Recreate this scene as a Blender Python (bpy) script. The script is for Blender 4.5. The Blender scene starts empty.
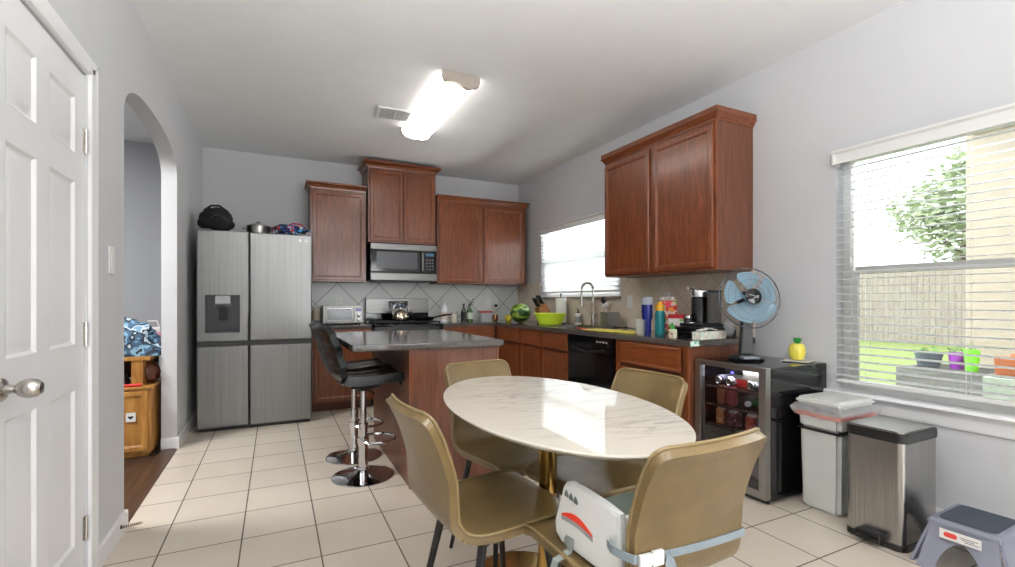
import bpy, bmesh, math, random
from mathutils import Vector, Matrix, noise
random.seed(7)
SC = bpy.context.scene
COL = SC.collection
PI = math.pi
R = math.radians

# ------------------------------------------------------------------ camera, world, light, exposure
F_PX, YAW, CY, CAM_H = 473.5, 0.4558, 300.9, 1.142
cam = bpy.data.cameras.new('camera')
cam.sensor_width = 36.0
cam.lens = F_PX / 1015 * 36.0
cam.shift_y = (CY - 283.5) / 1015
cam.clip_start = 0.02
camo = bpy.data.objects.new('camera', cam)
camo.location = (0, 0, CAM_H)
camo.rotation_euler = (R(90), 0, -YAW)
COL.objects.link(camo)
SC.camera = camo

W = bpy.data.worlds.new('sky')
W.use_nodes = True
SC.world = W
bg = W.node_tree.nodes['Background']
bg.inputs['Color'].default_value = (0.96, 0.985, 1.0, 1)
bg.inputs['Strength'].default_value = 3.0

SC.view_settings.view_transform = 'Standard'
SC.view_settings.look = 'None'
SC.view_settings.gamma = 1.0
SC.view_settings.use_curve_mapping = False
SC.view_settings.exposure = 0.32
SC.cycles.max_bounces = 10
SC.cycles.diffuse_bounces = 5
SC.cycles.glossy_bounces = 5
SC.cycles.transmission_bounces = 8
SC.cycles.transparent_max_bounces = 24
SC.cycles.sample_clamp_indirect = 4.0
SC.cycles.caustics_reflective = False
SC.cycles.caustics_refractive = False

def area(name, loc, rot, sx, sy, power, col=(1, 1, 1)):
    l = bpy.data.lights.new(name, 'AREA')
    l.shape = 'RECTANGLE'; l.size = sx; l.size_y = sy; l.energy = power; l.color = col
    o = bpy.data.objects.new(name, l); o.location = loc; o.rotation_euler = rot
    COL.objects.link(o); return o

# daylight at both seen windows, bounced flash, added fill behind camera and in hall
area('rear_fill_light', (2.05, -3.80, 1.25), (R(90), 0, 0), 1.7, 2.1, 60, (0.95, 0.98, 1.0))  # unseen lamp added behind the camera as general fill
area('photographers_bounce_flash', (0.35, -0.1, 1.78), (R(180), 0, 0), 0.8, 0.8, 118, (1.0, 0.995, 0.985))
area('daylight_kitchen_window', (3.60, 4.42, 1.85), (0, R(72), 0), 1.3, 1.6, 250, (0.98, 0.99, 1.0))
area('daylight_breakfast_window', (4.1, .95, 2.72), (0, R(58), 0), 0.6, 1.5, 210, (0.98, 0.99, 1.0))
area('hall_fill_light', (-1.9, 3.4, 2.70), (0, 0, 0), 0.7, 0.7, 75, (1.0, 0.99, 0.97))  # unseen lamp added to brighten the hall, no fixture behind it
sun = bpy.data.lights.new('sun', 'SUN'); sun.energy = 1.6; sun.angle = R(12); sun.color = (1, .97, .9)
suno = bpy.data.objects.new('sun', sun); suno.rotation_euler = (R(38), 0, R(-150)); COL.objects.link(suno)

# ------------------------------------------------------------------ materials
def lin(c):
    return tuple(((v / 255) / 12.92 if v / 255 <= .04045 else ((v / 255 + .055) / 1.055) ** 2.4) for v in c[:3]) + (1,)

_M = {}
def new_mat(name):
    m = bpy.data.materials.new(name); m.use_nodes = True
    nt = m.node_tree; return m, nt, nt.nodes['Principled BSDF']

def N(nt, t, **kw):
    n = nt.nodes.new(t)
    for k, v in kw.items(): setattr(n, k, v)
    return n

def mat(name, c, rough=.5, metal=0., var=.06, scale=9., bump=0., bscale=60., coat=0., trans=0., emit=0., sheen=0.):
    """plain surface with gentle procedural variation in colour and optional bump"""
    if name in _M: return _M[name]
    m, nt, p = new_mat(name)
    p.inputs['Roughness'].default_value = rough
    p.inputs['Metallic'].default_value = metal
    if coat: p.inputs['Coat Weight'].default_value = coat; p.inputs['Coat Roughness'].default_value = .12
    if trans: p.inputs['Transmission Weight'].default_value = trans
    if sheen: p.inputs['Sheen Weight'].default_value = sheen
    a = lin(c)
    tc = N(nt, 'ShaderNodeTexCoord'); nz = N(nt, 'ShaderNodeTexNoise')
    nz.inputs['Scale'].default_value = scale; nz.inputs['Detail'].default_value = 3
    nt.links.new(tc.outputs['Object'], nz.inputs['Vector'])
    rp = N(nt, 'ShaderNodeValToRGB')
    rp.color_ramp.elements[0].position = .3; rp.color_ramp.elements[1].position = .7
    rp.color_ramp.elements[0].color = tuple(x * (1 - var) for x in a[:3]) + (1,)
    rp.color_ramp.elements[1].color = tuple(min(1, x * (1 + var)) for x in a[:3]) + (1,)
    nt.links.new(nz.outputs['Fac'], rp.inputs['Fac'])
    nt.links.new(rp.outputs['Color'], p.inputs['Base Color'])
    if emit:
        p.inputs['Emission Color'].default_value = a; p.inputs['Emission Strength'].default_value = emit
    if bump:
        n2 = N(nt, 'ShaderNodeTexNoise'); n2.inputs['Scale'].default_value = bscale; n2.inputs['Detail'].default_value = 4
        nt.links.new(tc.outputs['Object'], n2.inputs['Vector'])
        b = N(nt, 'ShaderNodeBump'); b.inputs['Strength'].default_value = bump; b.inputs['Distance'].default_value = .01
        nt.links.new(n2.outputs['Fac'], b.inputs['Height']); nt.links.new(b.outputs['Normal'], p.inputs['Normal'])
    _M[name] = m
    return m

def ramp_mat(name, stops, rough, vec_scale=(1, 1, 1), nscale=6., detail=6., distort=0., metal=0., bump=0., coat=0., rot=(0, 0, 0), spec=None):
    """stretched-noise material: wood grain, brushed steel, stone"""
    if name in _M: return _M[name]
    m, nt, p = new_mat(name)
    p.inputs['Roughness'].default_value = rough; p.inputs['Metallic'].default_value = metal
    if coat: p.inputs['Coat Weight'].default_value = coat; p.inputs['Coat Roughness'].default_value = .15
    if spec is not None: p.inputs['Specular IOR Level'].default_value = spec
    tc = N(nt, 'ShaderNodeTexCoord'); mp = N(nt, 'ShaderNodeMapping')
    mp.inputs['Scale'].default_value = vec_scale; mp.inputs['Rotation'].default_value = rot
    nz = N(nt, 'ShaderNodeTexNoise'); nz.inputs['Scale'].default_value = nscale; nz.inputs['Detail'].default_value = detail
    nz.inputs['Distortion'].default_value = distort
    nt.links.new(tc.outputs['Object'], mp.inputs['Vector']); nt.links.new(mp.outputs['Vector'], nz.inputs['Vector'])
    rp = N(nt, 'ShaderNodeValToRGB'); cr = rp.color_ramp
    while len(cr.elements) < len(stops): cr.elements.new(.5)
    for e, (q, c) in zip(cr.elements, stops): e.position = q; e.color = lin(c)
    nt.links.new(nz.outputs['Fac'], rp.inputs['Fac']); nt.links.new(rp.outputs['Color'], p.inputs['Base Color'])
    if bump:
        b = N(nt, 'ShaderNodeBump'); b.inputs['Strength'].default_value = bump; b.inputs['Distance'].default_value = .004
        nt.links.new(nz.outputs['Fac'], b.inputs['Height']); nt.links.new(b.outputs['Normal'], p.inputs['Normal'])
    _M[name] = m
    return m

def tile_mat(name, c1, c2, grout, size, off, rough, axes='XY', rot45=False, gw=.006, aniso=1.0):
    """square tiles with grout lines from object coordinates (math nodes)"""
    if name in _M: return _M[name]
    m, nt, p = new_mat(name)
    tc = N(nt, 'ShaderNodeTexCoord'); sp = N(nt, 'ShaderNodeSeparateXYZ')
    nt.links.new(tc.outputs['Object'], sp.inputs[0])
    def mth(op, a, b=None):
        n = N(nt, 'ShaderNodeMath', operation=op)
        for i, v in enumerate((a, b)):
            if v is None: continue
            if isinstance(v, (int, float)): n.inputs[i].default_value = v
            else: nt.links.new(v, n.inputs[i])
        return n.outputs[0]
    u = mth('SUBTRACT', sp.outputs[axes[0]], off[0]); v = mth('SUBTRACT', sp.outputs[axes[1]], off[1])
    if rot45:
        k = math.sqrt(.5)
        u, v = mth('MULTIPLY', mth('ADD', u, v), k), mth('MULTIPLY', mth('SUBTRACT', u, v), k)
    us, vs = mth('DIVIDE', u, size), mth('DIVIDE', v, size)
    def line(s, w):
        f = mth('ABSOLUTE', mth('SUBTRACT', mth('FRACT', mth('ADD', s, .5)), .5))
        return mth('LESS_THAN', f, w / size / 2)
    g = mth('MAXIMUM', line(us, gw), line(vs, gw * aniso))
    # one tone per tile
    cb = N(nt, 'ShaderNodeCombineXYZ')
    nt.links.new(mth('FLOOR', us), cb.inputs[0]); nt.links.new(mth('FLOOR', vs), cb.inputs[1])
    wn = N(nt, 'ShaderNodeTexWhiteNoise'); nt.links.new(cb.outputs[0], wn.inputs['Vector'])
    nz = N(nt, 'ShaderNodeTexNoise'); nz.inputs['Scale'].default_value = 5; nz.inputs['Detail'].default_value = 5
    nt.links.new(tc.outputs['Object'], nz.inputs['Vector'])
    fac = mth('ADD', mth('MULTIPLY', wn.outputs['Value'], .35), mth('MULTIPLY', nz.outputs['Fac'], .65))
    mx = N(nt, 'ShaderNodeMix', data_type='RGBA'); mx.inputs[6].default_value = lin(c1); mx.inputs[7].default_value = lin(c2)
    nt.links.new(fac, mx.inputs[0])
    m2 = N(nt, 'ShaderNodeMix', data_type='RGBA'); m2.inputs[7].default_value = lin(grout)
    nt.links.new(g, m2.inputs[0]); nt.links.new(mx.outputs[2], m2.inputs[6])
    nt.links.new(m2.outputs[2], p.inputs['Base Color'])
    rr = N(nt, 'ShaderNodeMix'); rr.inputs[2].default_value = rough; rr.inputs[3].default_value = .85
    nt.links.new(g, rr.inputs[0]); nt.links.new(rr.outputs[0], p.inputs['Roughness'])
    b = N(nt, 'ShaderNodeBump', invert=True); b.inputs['Strength'].default_value = .5; b.inputs['Distance'].default_value = .003
    nt.links.new(g, b.inputs['Height']); nt.links.new(b.outputs['Normal'], p.inputs['Normal'])
    _M[name] = m
    return m

def patch_mat(name, cols, scale=9., rough=.85, voronoi=True):
    """cloth or print made of coloured patches"""
    if name in _M: return _M[name]
    m, nt, p = new_mat(name); p.inputs['Roughness'].default_value = rough
    tc = N(nt, 'ShaderNodeTexCoord')
    if voronoi:
        t = N(nt, 'ShaderNodeTexVoronoi'); t.inputs['Scale'].default_value = scale
        nt.links.new(tc.outputs['Object'], t.inputs['Vector'])
        s = N(nt, 'ShaderNodeSeparateColor'); nt.links.new(t.outputs['Color'], s.inputs[0]); src = s.outputs[0]
    else:
        t = N(nt, 'ShaderNodeTexNoise'); t.inputs['Scale'].default_value = scale; t.inputs['Detail'].default_value = 2
        nt.links.new(tc.outputs['Object'], t.inputs['Vector']); src = t.outputs['Fac']
    rp = N(nt, 'ShaderNodeValToRGB'); rp.color_ramp.interpolation = 'CONSTANT'
    cr = rp.color_ramp
    while len(cr.elements) < len(cols): cr.elements.new(.5)
    for i, (e, c) in enumerate(zip(cr.elements, cols)):
        e.position = i / len(cols) if voronoi else .3 + .4 * i / len(cols) if i else 0
        e.color = lin(c)
    nt.links.new(src, rp.inputs['Fac']); nt.links.new(rp.outputs['Color'], p.inputs['Base Color'])
    _M[name] = m
    return m

def glass_mat(name, tint=(255, 255, 255), clear=.9, rough=.02):
    """thin clear sheet: mostly see-through with a glossy face"""
    if name in _M: return _M[name]
    m = bpy.data.materials.new(name); m.use_nodes = True; nt = m.node_tree; nt.nodes.clear()
    o = N(nt, 'ShaderNodeOutputMaterial'); tr = N(nt, 'ShaderNodeBsdfTransparent'); gl = N(nt, 'ShaderNodeBsdfGlossy')
    tr.inputs[0].default_value = lin(tint); gl.inputs['Roughness'].default_value = rough
    mx = N(nt, 'ShaderNodeMixShader'); fr = N(nt, 'ShaderNodeFresnel'); fr.inputs[0].default_value = 1.45
    ad = N(nt, 'ShaderNodeMath', operation='ADD'); ad.inputs[1].default_value = max(0, 1 - clear - .04)
    nt.links.new(fr.outputs[0], ad.inputs[0]); nt.links.new(ad.outputs[0], mx.inputs[0])
    nt.links.new(tr.outputs[0], mx.inputs[1]); nt.links.new(gl.outputs[0], mx.inputs[2]); nt.links.new(mx.outputs[0], o.inputs[0])
    _M[name] = m
    return m

def translucent_mat(name, c, fac=.4, rough=.5, clear=0.):
    """thin sheet passing diffuse light (blind slats, plastic film)"""
    if name in _M: return _M[name]
    m, nt, p = new_mat(name); p.inputs['Base Color'].default_value = lin(c); p.inputs['Roughness'].default_value = rough
    o = nt.nodes['Material Output']
    tl = N(nt, 'ShaderNodeBsdfTranslucent'); tl.inputs[0].default_value = lin(c)
    mx = N(nt, 'ShaderNodeMixShader'); mx.inputs[0].default_value = fac
    nt.links.new(p.outputs[0], mx.inputs[1]); nt.links.new(tl.outputs[0], mx.inputs[2]); last = mx
    if clear:
        tr = N(nt, 'ShaderNodeBsdfTransparent'); m2 = N(nt, 'ShaderNodeMixShader'); m2.inputs[0].default_value = clear
        nt.links.new(mx.outputs[0], m2.inputs[1]); nt.links.new(tr.outputs[0], m2.inputs[2]); last = m2
    nt.links.new(last.outputs[0], o.inputs[0])
    _M[name] = m
    return m

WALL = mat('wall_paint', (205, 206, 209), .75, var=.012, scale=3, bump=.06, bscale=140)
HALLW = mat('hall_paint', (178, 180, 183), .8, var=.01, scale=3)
CEIL = mat('ceiling_paint', (238, 239, 240), .9, var=.015, scale=4, bump=.12, bscale=70)
WHITE = mat('white_gloss_paint', (238, 239, 241), .32, var=.01, bump=.02, bscale=30)
PLASTIC_W = mat('white_plastic', (232, 232, 230), .35, var=.01)
WOOD = ramp_mat('cherry_wood', [(.28, (90, 43, 19)), (.5, (112, 57, 27)), (.72, (132, 71, 37))], .32, (9, 9, 1.1), 5, 7, .6, bump=.22, coat=.35)
WOODH = ramp_mat('cherry_wood_level', [(.28, (90, 43, 19)), (.5, (112, 57, 27)), (.72, (132, 71, 37))], .32, (1.1, 9, 9), 5, 7, .6, bump=.22, coat=.35)
WOODP = ramp_mat('cherry_panel', [(.28, (78, 43, 27)), (.5, (98, 56, 36)), (.74, (116, 70, 47))], .42, (7, 7, .5), 7, 8, .4, bump=.15, coat=.1)
OAK = ramp_mat('honey_oak', [(.3, (148, 98, 40)), (.52, (176, 124, 58)), (.74, (196, 146, 78))], .45, (6, 6, .8), 5, 6, .5)
DARKFLOOR = ramp_mat('dark_floor_boards', [(.3, (44, 32, 26)), (.55, (68, 50, 40)), (.75, (92, 70, 56))], .3, (8, .8, 8), 4, 6, .3)
GRANITE = ramp_mat('dark_granite', [(.3, (40, 37, 35)), (.48, (74, 69, 66)), (.6, (98, 91, 86)), (.72, (126, 119, 112))], .1, (1, 1, 1), 230, 3, 0, spec=.7)
STEEL = ramp_mat('brushed_steel', [(.3, (150, 148, 146)), (.7, (176, 174, 171))], .27, (60, 60, .6), 4, 3, metal=1.)
FRIDGE_STEEL = ramp_mat('fridge_steel', [(.3, (128, 128, 128)), (.7, (140, 140, 139))], .36, (14, 14, .25), 4, 3, metal=1.)
STEELD = ramp_mat('range_steel', [(.3, (112, 111, 110)), (.7, (130, 129, 127))], .32, (.6, 60, 60), 4, 3, metal=1.)
STEELH = ramp_mat('brushed_steel_level', [(.3, (152, 150, 147)), (.7, (174, 172, 168))], .3, (.6, 60, 60), 4, 3, metal=1.)
CHROME = mat('chrome', (215, 215, 218), .07, 1., var=.01)
NICKEL = mat('satin_nickel', (190, 186, 180), .25, 1., var=.02)
BLACKP = mat('black_plastic', (22, 22, 24), .35, var=.08)
BLACKG = mat('black_gloss', (12, 12, 14), .08, var=.05)
BLACKM = mat('black_metal', (20, 20, 22), .4, .3, var=.05)
LEATHER = mat('tan_leather', (101, 83, 50), .3, var=.2, scale=9, bump=.12, bscale=120)
PIPING = mat('tan_piping', (118, 100, 66), .4, var=.05)
BLEATHER = mat('black_leather', (13, 13, 16), .26, var=.1, bump=.1, bscale=60)
BRASS = mat('brass', (172, 138, 76), .24, 1., var=.08, scale=5)
GLASS = glass_mat('clear_glass', (250, 252, 252), .94)
FILM = translucent_mat('clear_film', (235, 236, 238), .35, .25, clear=.55)
SLAT = translucent_mat('blind_slat', (240, 241, 242), .5, .4)

def marble():
    m, nt, p = new_mat('white_marble')
    p.inputs['Roughness'].default_value = .04; p.inputs['Specular IOR Level'].default_value = .75
    tc = N(nt, 'ShaderNodeTexCoord'); mp = N(nt, 'ShaderNodeMapping')
    mp.inputs['Rotation'].default_value = (0, 0, R(26)); mp.inputs['Scale'].default_value = (1.1, 6.0, 1)
    nt.links.new(tc.outputs['Object'], mp.inputs[0])
    n1 = N(nt, 'ShaderNodeTexNoise'); n1.inputs['Scale'].default_value = 2.6; n1.inputs['Detail'].default_value = 9; n1.inputs['Distortion'].default_value = .9
    nt.links.new(mp.outputs[0], n1.inputs['Vector'])
    s = N(nt, 'ShaderNodeMath', operation='SUBTRACT'); s.inputs[1].default_value = .5; nt.links.new(n1.outputs['Fac'], s.inputs[0])
    a = N(nt, 'ShaderNodeMath', operation='ABSOLUTE'); nt.links.new(s.outputs[0], a.inputs[0])
    rp = N(nt, 'ShaderNodeValToRGB'); cr = rp.color_ramp
    cr.elements[0].position = 0; cr.elements[0].color = lin((190, 183, 174))
    cr.elements[1].position = .04; cr.elements[1].color = lin((218, 212, 200))
    nt.links.new(a.outputs[0], rp.inputs['Fac'])
    n2 = N(nt, 'ShaderNodeTexNoise'); n2.inputs['Scale'].default_value = 2.2
    nt.links.new(tc.outputs['Object'], n2.inputs['Vector'])
    rq = N(nt, 'ShaderNodeValToRGB'); rq.color_ramp.elements[0].position = .42; rq.color_ramp.elements[1].position = .62
    nt.links.new(n2.outputs['Fac'], rq.inputs[0])
    mx = N(nt, 'ShaderNodeMix', data_type='RGBA'); mx.inputs[7].default_value = lin((222, 216, 204))
    nt.links.new(rq.outputs[0], mx.inputs[0]); nt.links.new(rp.outputs[0], mx.inputs[6])
    nt.links.new(mx.outputs[2], p.inputs['Base Color'])
    return m
MARBLE = marble()

# ------------------------------------------------------------------ mesh builder
class MB:
    def __init__(s): s.bm = bmesh.new()
    def _add(s, verts, faces, mtx=None):
        vs = [s.bm.verts.new(mtx @ Vector(v) if mtx else v) for v in verts]
        fs = []
        for f in faces:
            try: fs.append(s.bm.faces.new([vs[i] for i in f]))
            except ValueError: pass
        return vs, fs
    def box(s, x0, x1, y0, y1, z0, z1, bev=0., seg=2, mtx=None):
        v = [(x, y, z) for x in (x0, x1) for y in (y0, y1) for z in (z0, z1)]
        f = [(0, 1, 3, 2), (4, 6, 7, 5), (0, 4, 5, 1), (2, 3, 7, 6), (0, 2, 6, 4), (1, 5, 7, 3)]
        vs, fs = s._add(v, f, mtx)
        if bev:
            es = list({e for q in fs for e in q.edges})
            bmesh.ops.bevel(s.bm, geom=es, offset=bev, segments=seg, affect='EDGES', profile=.5)
        return s
    def lathe(s, prof, c=(0, 0, 0), seg=24, mtx=None, sx=1., sy=1., a0=0., a1=2 * PI):
        full = abs(a1 - a0 - 2 * PI) < 1e-6
        n = seg if full else seg + 1
        v = []; f = []
        for r, z in prof:
            for i in range(n):
                a = a0 + (a1 - a0) * i / seg
                v.append((c[0] + r * math.cos(a) * sx, c[1] + r * math.sin(a) * sy, c[2] + z))
        for j in range(len(prof) - 1):
            for i in range(seg):
                k = (i + 1) % n
                f.append((j * n + i, j * n + k, (j + 1) * n + k, (j + 1) * n + i))
        if full:
            if prof[0][0] > 1e-6: f.append(tuple(range(n - 1, -1, -1)))
            if prof[-1][0] > 1e-6: f.append(tuple((len(prof) - 1) * n + i for i in range(n)))
        s._add(v, f, mtx); return s
    def cyl(s, p0, p1, r0, r1=None, seg=14):
        r1 = r0 if r1 is None else r1
        p0, p1 = Vector(p0), Vector(p1); d = p1 - p0
        q = d.to_track_quat('Z', 'Y').to_matrix().to_4x4()
        s.lathe([(r0, 0), (r1, d.length)], seg=seg, mtx=Matrix.Translation(p0) @ q); return s
    def tube(s, pts, r, seg=8, closed=False):
        pts = [Vector(p) for p in pts]; n = len(pts); rings = []
        up = Vector((0, 0, 1)); prev = None
        for i, p in enumerate(pts):
            a = pts[(i - 1) % n] if (closed or i > 0) else p
            b = pts[(i + 1) % n] if (closed or i < n - 1) else p
            t = (b - a).normalized()
            if prev is None:
                ref = up if abs(t.dot(up)) < .95 else Vector((1, 0, 0))
                nrm = t.cross(ref).normalized()
            else:
                nrm = (prev - t * prev.dot(t))
                nrm = nrm.normalized() if nrm.length > 1e-6 else t.orthogonal().normalized()
            prev = nrm; bi = t.cross(nrm)
            rr = r[i] if isinstance(r, (list, tuple)) else r
            rings.append([s.bm.verts.new(p + (nrm * math.cos(2 * PI * k / seg) + bi * math.sin(2 * PI * k / seg)) * rr) for k in range(seg)])
        m = n if closed else n - 1
        for i in range(m):
            A, B = rings[i], rings[(i + 1) % n]
            for k in range(seg): s.bm.faces.new((A[k], A[(k + 1) % seg], B[(k + 1) % seg], B[k]))
        if not closed:
            s.bm.faces.new(rings[0][::-1]); s.bm.faces.new(rings[-1])
        return s
    def prism(s, poly, a0, a1, axis='Z', mtx=None, bev=0.):
        n = len(poly)
        def P(u, v, w):
            return {'Z': (u, v, w), 'Y': (u, w, v), 'X': (w, u, v)}[axis]
        v = [P(u, w, a0) for u, w in poly] + [P(u, w, a1) for u, w in poly]
        f = [tuple(range(n - 1, -1, -1)), tuple(range(n, 2 * n))] + [(i, (i + 1) % n, n + (i + 1) % n, n + i) for i in range(n)]
        vs, fs = s._add(v, f, mtx)
        if bev:
            es = list({e for q in fs[:2] for e in q.edges})
            bmesh.ops.bevel(s.bm, geom=es, offset=bev, segments=2, affect='EDGES')
        return s
    def ball(s, c, rx, ry=None, rz=None, seg=20, rings=12, amp=0., freq=3., flat=None, mtx=None, seed=0):
        ry = rx if ry is None else ry; rz = rx if rz is None else rz
        v = []; f = []
        for j in range(rings + 1):
            t = PI * j / rings
            for i in range(seg):
                a = 2 * PI * i / seg
                d = Vector((math.sin(t) * math.cos(a), math.sin(t) * math.sin(a), math.cos(t)))
                k = 1 + (amp * noise.noise(d * freq + Vector((seed, seed * 1.7, 0))) if amp else 0)
                z = d.z * rz * k
                if flat is not None: z = max(z, flat)
                v.append((c[0] + d.x * rx * k, c[1] + d.y * ry * k, c[2] + z))
        for j in range(rings):
            for i in range(seg):
                k = (i + 1) % seg
                f.append((j * seg + i, (j + 1) * seg + i, (j + 1) * seg + k, j * seg + k))
        vs, fs = s._add(v, f, mtx)
        bmesh.ops.remove_doubles(s.bm, verts=vs, dist=1e-5)
        return s
    def panel(s, x0, x1, z0, z1, yb, t, rings):
        """a door or drawer front facing -Y; rings = [(inset, depth behind the front face)]"""
        yf = yb - t
        L = [(0, yb), (0, yf + .004)] + [(i, yf + d) for i, d in rings]
        v = []; f = []
        for i, y in L: v += [(x0 + i, y, z0 + i), (x1 - i, y, z0 + i), (x1 - i, y, z1 - i), (x0 + i, y, z1 - i)]
        for j in range(len(L) - 1):
            for k in range(4):
                m = (k + 1) % 4
                f.append((j * 4 + k, j * 4 + m, j * 4 + 4 + m, j * 4 + 4 + k))
        f.append((3, 2, 1, 0)); q = len(L) * 4 - 4; f.append((q, q + 1, q + 2, q + 3))
        s._add(v, f); return s
    def grid(s, fn, nu, nv, thick=0., wrap=False):
        """sheet P(u,v), u,v in 0..1, given thickness along its normal"""
        P = [[Vector(fn(i / nu, j / nv)) for j in range(nv + 1)] for i in range(nu + 1)]
        def nrm(i, j):
            a = P[min(i + 1, nu)][j] - P[max(i - 1, 0)][j]; b = P[i][min(j + 1, nv)] - P[i][max(j - 1, 0)]
            n = a.cross(b); return n.normalized() if n.length > 1e-9 else Vector((0, 0, 1))
        A = [[s.bm.verts.new(P[i][j]) for j in range(nv + 1)] for i in range(nu + 1)]
        for i in range(nu):
            for j in range(nv): s.bm.faces.new((A[i][j], A[i + 1][j], A[i + 1][j + 1], A[i][j + 1]))
        if thick:
            B = [[s.bm.verts.new(P[i][j] - nrm(i, j) * thick) for j in range(nv + 1)] for i in range(nu + 1)]
            for i in range(nu):
                for j in range(nv): s.bm.faces.new((B[i][j], B[i][j + 1], B[i + 1][j + 1], B[i + 1][j]))
            for i in range(nu):
                s.bm.faces.new((A[i][0], B[i][0], B[i + 1][0], A[i + 1][0])); s.bm.faces.new((A[i + 1][nv], B[i + 1][nv], B[i][nv], A[i][nv]))
            for j in range(nv):
                s.bm.faces.new((A[0][j + 1], B[0][j + 1], B[0][j], A[0][j])); s.bm.faces.new((A[nu][j], B[nu][j], B[nu][j + 1], A[nu][j + 1]))
        return s
    def build(s, name, m, parent=None, loc=None, rot=None, angle=35, **props):
        bmesh.ops.recalc_face_normals(s.bm, faces=s.bm.faces)
        me = bpy.data.meshes.new(name); s.bm.to_mesh(me); s.bm.free()
        me.materials.append(m)
        me.shade_smooth(); me.set_sharp_from_angle(angle=R(angle))
        o = bpy.data.objects.new(name, me); COL.objects.link(o)
        wn = o.modifiers.new('weighted_normals', 'WEIGHTED_NORMAL'); wn.keep_sharp = True; wn.weight = 60
        if parent: o.parent = parent
        if loc: o.location = loc
        if rot: o.rotation_euler = rot
        for k, v in props.items(): o[k] = v
        return o

def thing(name, label, cat, loc=(0, 0, 0), rotz=0., group=None):
    o = bpy.data.objects.new(name, None); COL.objects.link(o)
    o.empty_display_size = .05
    o.location = loc; o.rotation_euler = (0, 0, rotz)
    o['label'] = label; o['category'] = cat
    if group: o['group'] = group
    return o

def tag(o, label, cat, group=None):
    o['label'] = label; o['category'] = cat
    if group: o['group'] = group
    return o

def struct(o):
    o['kind'] = 'structure'; return o

def dup(root, loc, rotz, label, group=None):
    r = root.copy(); COL.objects.link(r); r.location = loc; r.rotation_euler = (0, 0, rotz)
    r['label'] = label
    if group: r['group'] = group
    for ch in list(root.children):
        c = ch.copy(); COL.objects.link(c); c.parent = r
        for g in list(ch.children):
            d = g.copy(); COL.objects.link(d); d.parent = c
    return r

def text_mesh(body, size, m, name, parent, mtx, depth=.0006):
    cu = bpy.data.curves.new(name, 'FONT'); cu.body = body; cu.size = size; cu.extrude = depth
    cu.align_x = 'CENTER'; cu.align_y = 'CENTER'
    t = bpy.data.objects.new(name, cu); COL.objects.link(t)
    dg = bpy.context.evaluated_depsgraph_get(); dg.update()
    me = bpy.data.meshes.new_from_object(t.evaluated_get(dg)); me.materials.clear(); me.materials.append(m)
    bpy.data.objects.remove(t); bpy.data.curves.remove(cu)
    o = bpy.data.objects.new(name, me); COL.objects.link(o); o.parent = parent; o.matrix_local = mtx
    return o

# ------------------------------------------------------------------ room shell
XL, XR, YB, YR, HC = -.682, 3.015, 5.807, -3.6, 2.74
TILE = tile_mat('floor_tiles', (196, 184, 169), (216, 206, 192), (98, 88, 78), .33, (-.4743, 2.5974), .28, gw=.0065)
BSPLASH_B = tile_mat('backsplash_tiles_back_cool_lit', (204, 208, 206), (222, 225, 222), (122, 122, 118), .335, (1.118, 1.345), .3, 'XZ', True, .007)  # same tile as the side wall, cool bluish light mixed into its colour
BSPLASH_R = tile_mat('backsplash_tiles_side', (208, 194, 176), (222, 210, 194), (180, 166, 150), .335, (4.0, 1.345), .35, 'YZ', True, .005)

b = MB(); b.box(XL, XR + .14, YR - .1, YB + .14, -.1, 0); struct(b.build('floor', TILE))
b = MB(); b.box(XL - 2.6, XR + .14, YR - .1, YB + .14, HC, HC + .12); struct(b.build('ceiling', CEIL))
b = MB(); b.box(XL - .005, XR + .14, YB, YB + .14, 0, HC); struct(b.build('wall_back', WALL))

def holed_wall(u0, u1, holes, z1=HC):
    us = sorted({u0, u1} | {h[0] for h in holes} | {h[1] for h in holes})
    zs = sorted({0, z1} | {h[2] for h in holes} | {h[3] for h in holes})
    for a, c in zip(us, us[1:]):
        for d, e in zip(zs, zs[1:]):
            if not any(h[0] <= (a + c) / 2 <= h[1] and h[2] <= (d + e) / 2 <= h[3] for h in holes): yield a, c, d, e
W1 = (.06, 1.680, .612, 2.020)     # breakfast window opening (y0,y1,z0,z1)
W2 = (3.66, 5.180, 1.190, 2.035)   # kitchen window opening
b = MB()
for a, c, d, e in holed_wall(YR, YB + .14, [W1, W2]): b.box(XR, XR + .14, a, c, d, e)
struct(b.build('wall_right', WALL))
RW = (1.2, 2.9, .25, 2.3)
b = MB()
for a, c, d, e in holed_wall(XL, XR + .14, [RW]): b.box(a, c, YR - .12, YR, d, e)
struct(b.build('wall_rear', WALL))

# left wall with the door opening and the arched opening
DY0, DY1, DZ = 1.745, 2.462, 2.052
AY0, AY1, ASP, ARISE = 2.98, 4.406, 2.075, .235
TH = .10
b = MB()
for a, c, d, e in holed_wall(YR, AY0, [(DY0, DY1, 0, DZ)]): b.box(XL - TH, XL, a, c, d, e)
b.box(XL - TH, XL, AY1, YB + .14, 0, HC)
nseg = 36
def arch_z(y):
    k = abs((y - (AY0 + AY1) / 2) / ((AY1 - AY0) / 2))
    return ASP + ARISE * max(0, 1 - k ** 2.5) ** (1 / 2.5)
ys = [(AY0 + AY1) / 2 - (AY1 - AY0) / 2 * math.cos(PI * i / nseg) for i in range(nseg + 1)]
poly = [(y, arch_z(y)) for y in ys]
v = []; f = []
for y, z in poly: v += [(XL, y, z), (XL, y, HC), (XL - TH, y, z), (XL - TH, y, HC)]
for i in range(nseg):
    q = i * 4; n = q + 4
    f += [(q, n, n + 1, q + 1), (q + 2, q + 3, n + 3, n + 2), (q, q + 2, n + 2, n)]
b._add(v, f)
struct(b.build('wall_left', WALL))

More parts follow.
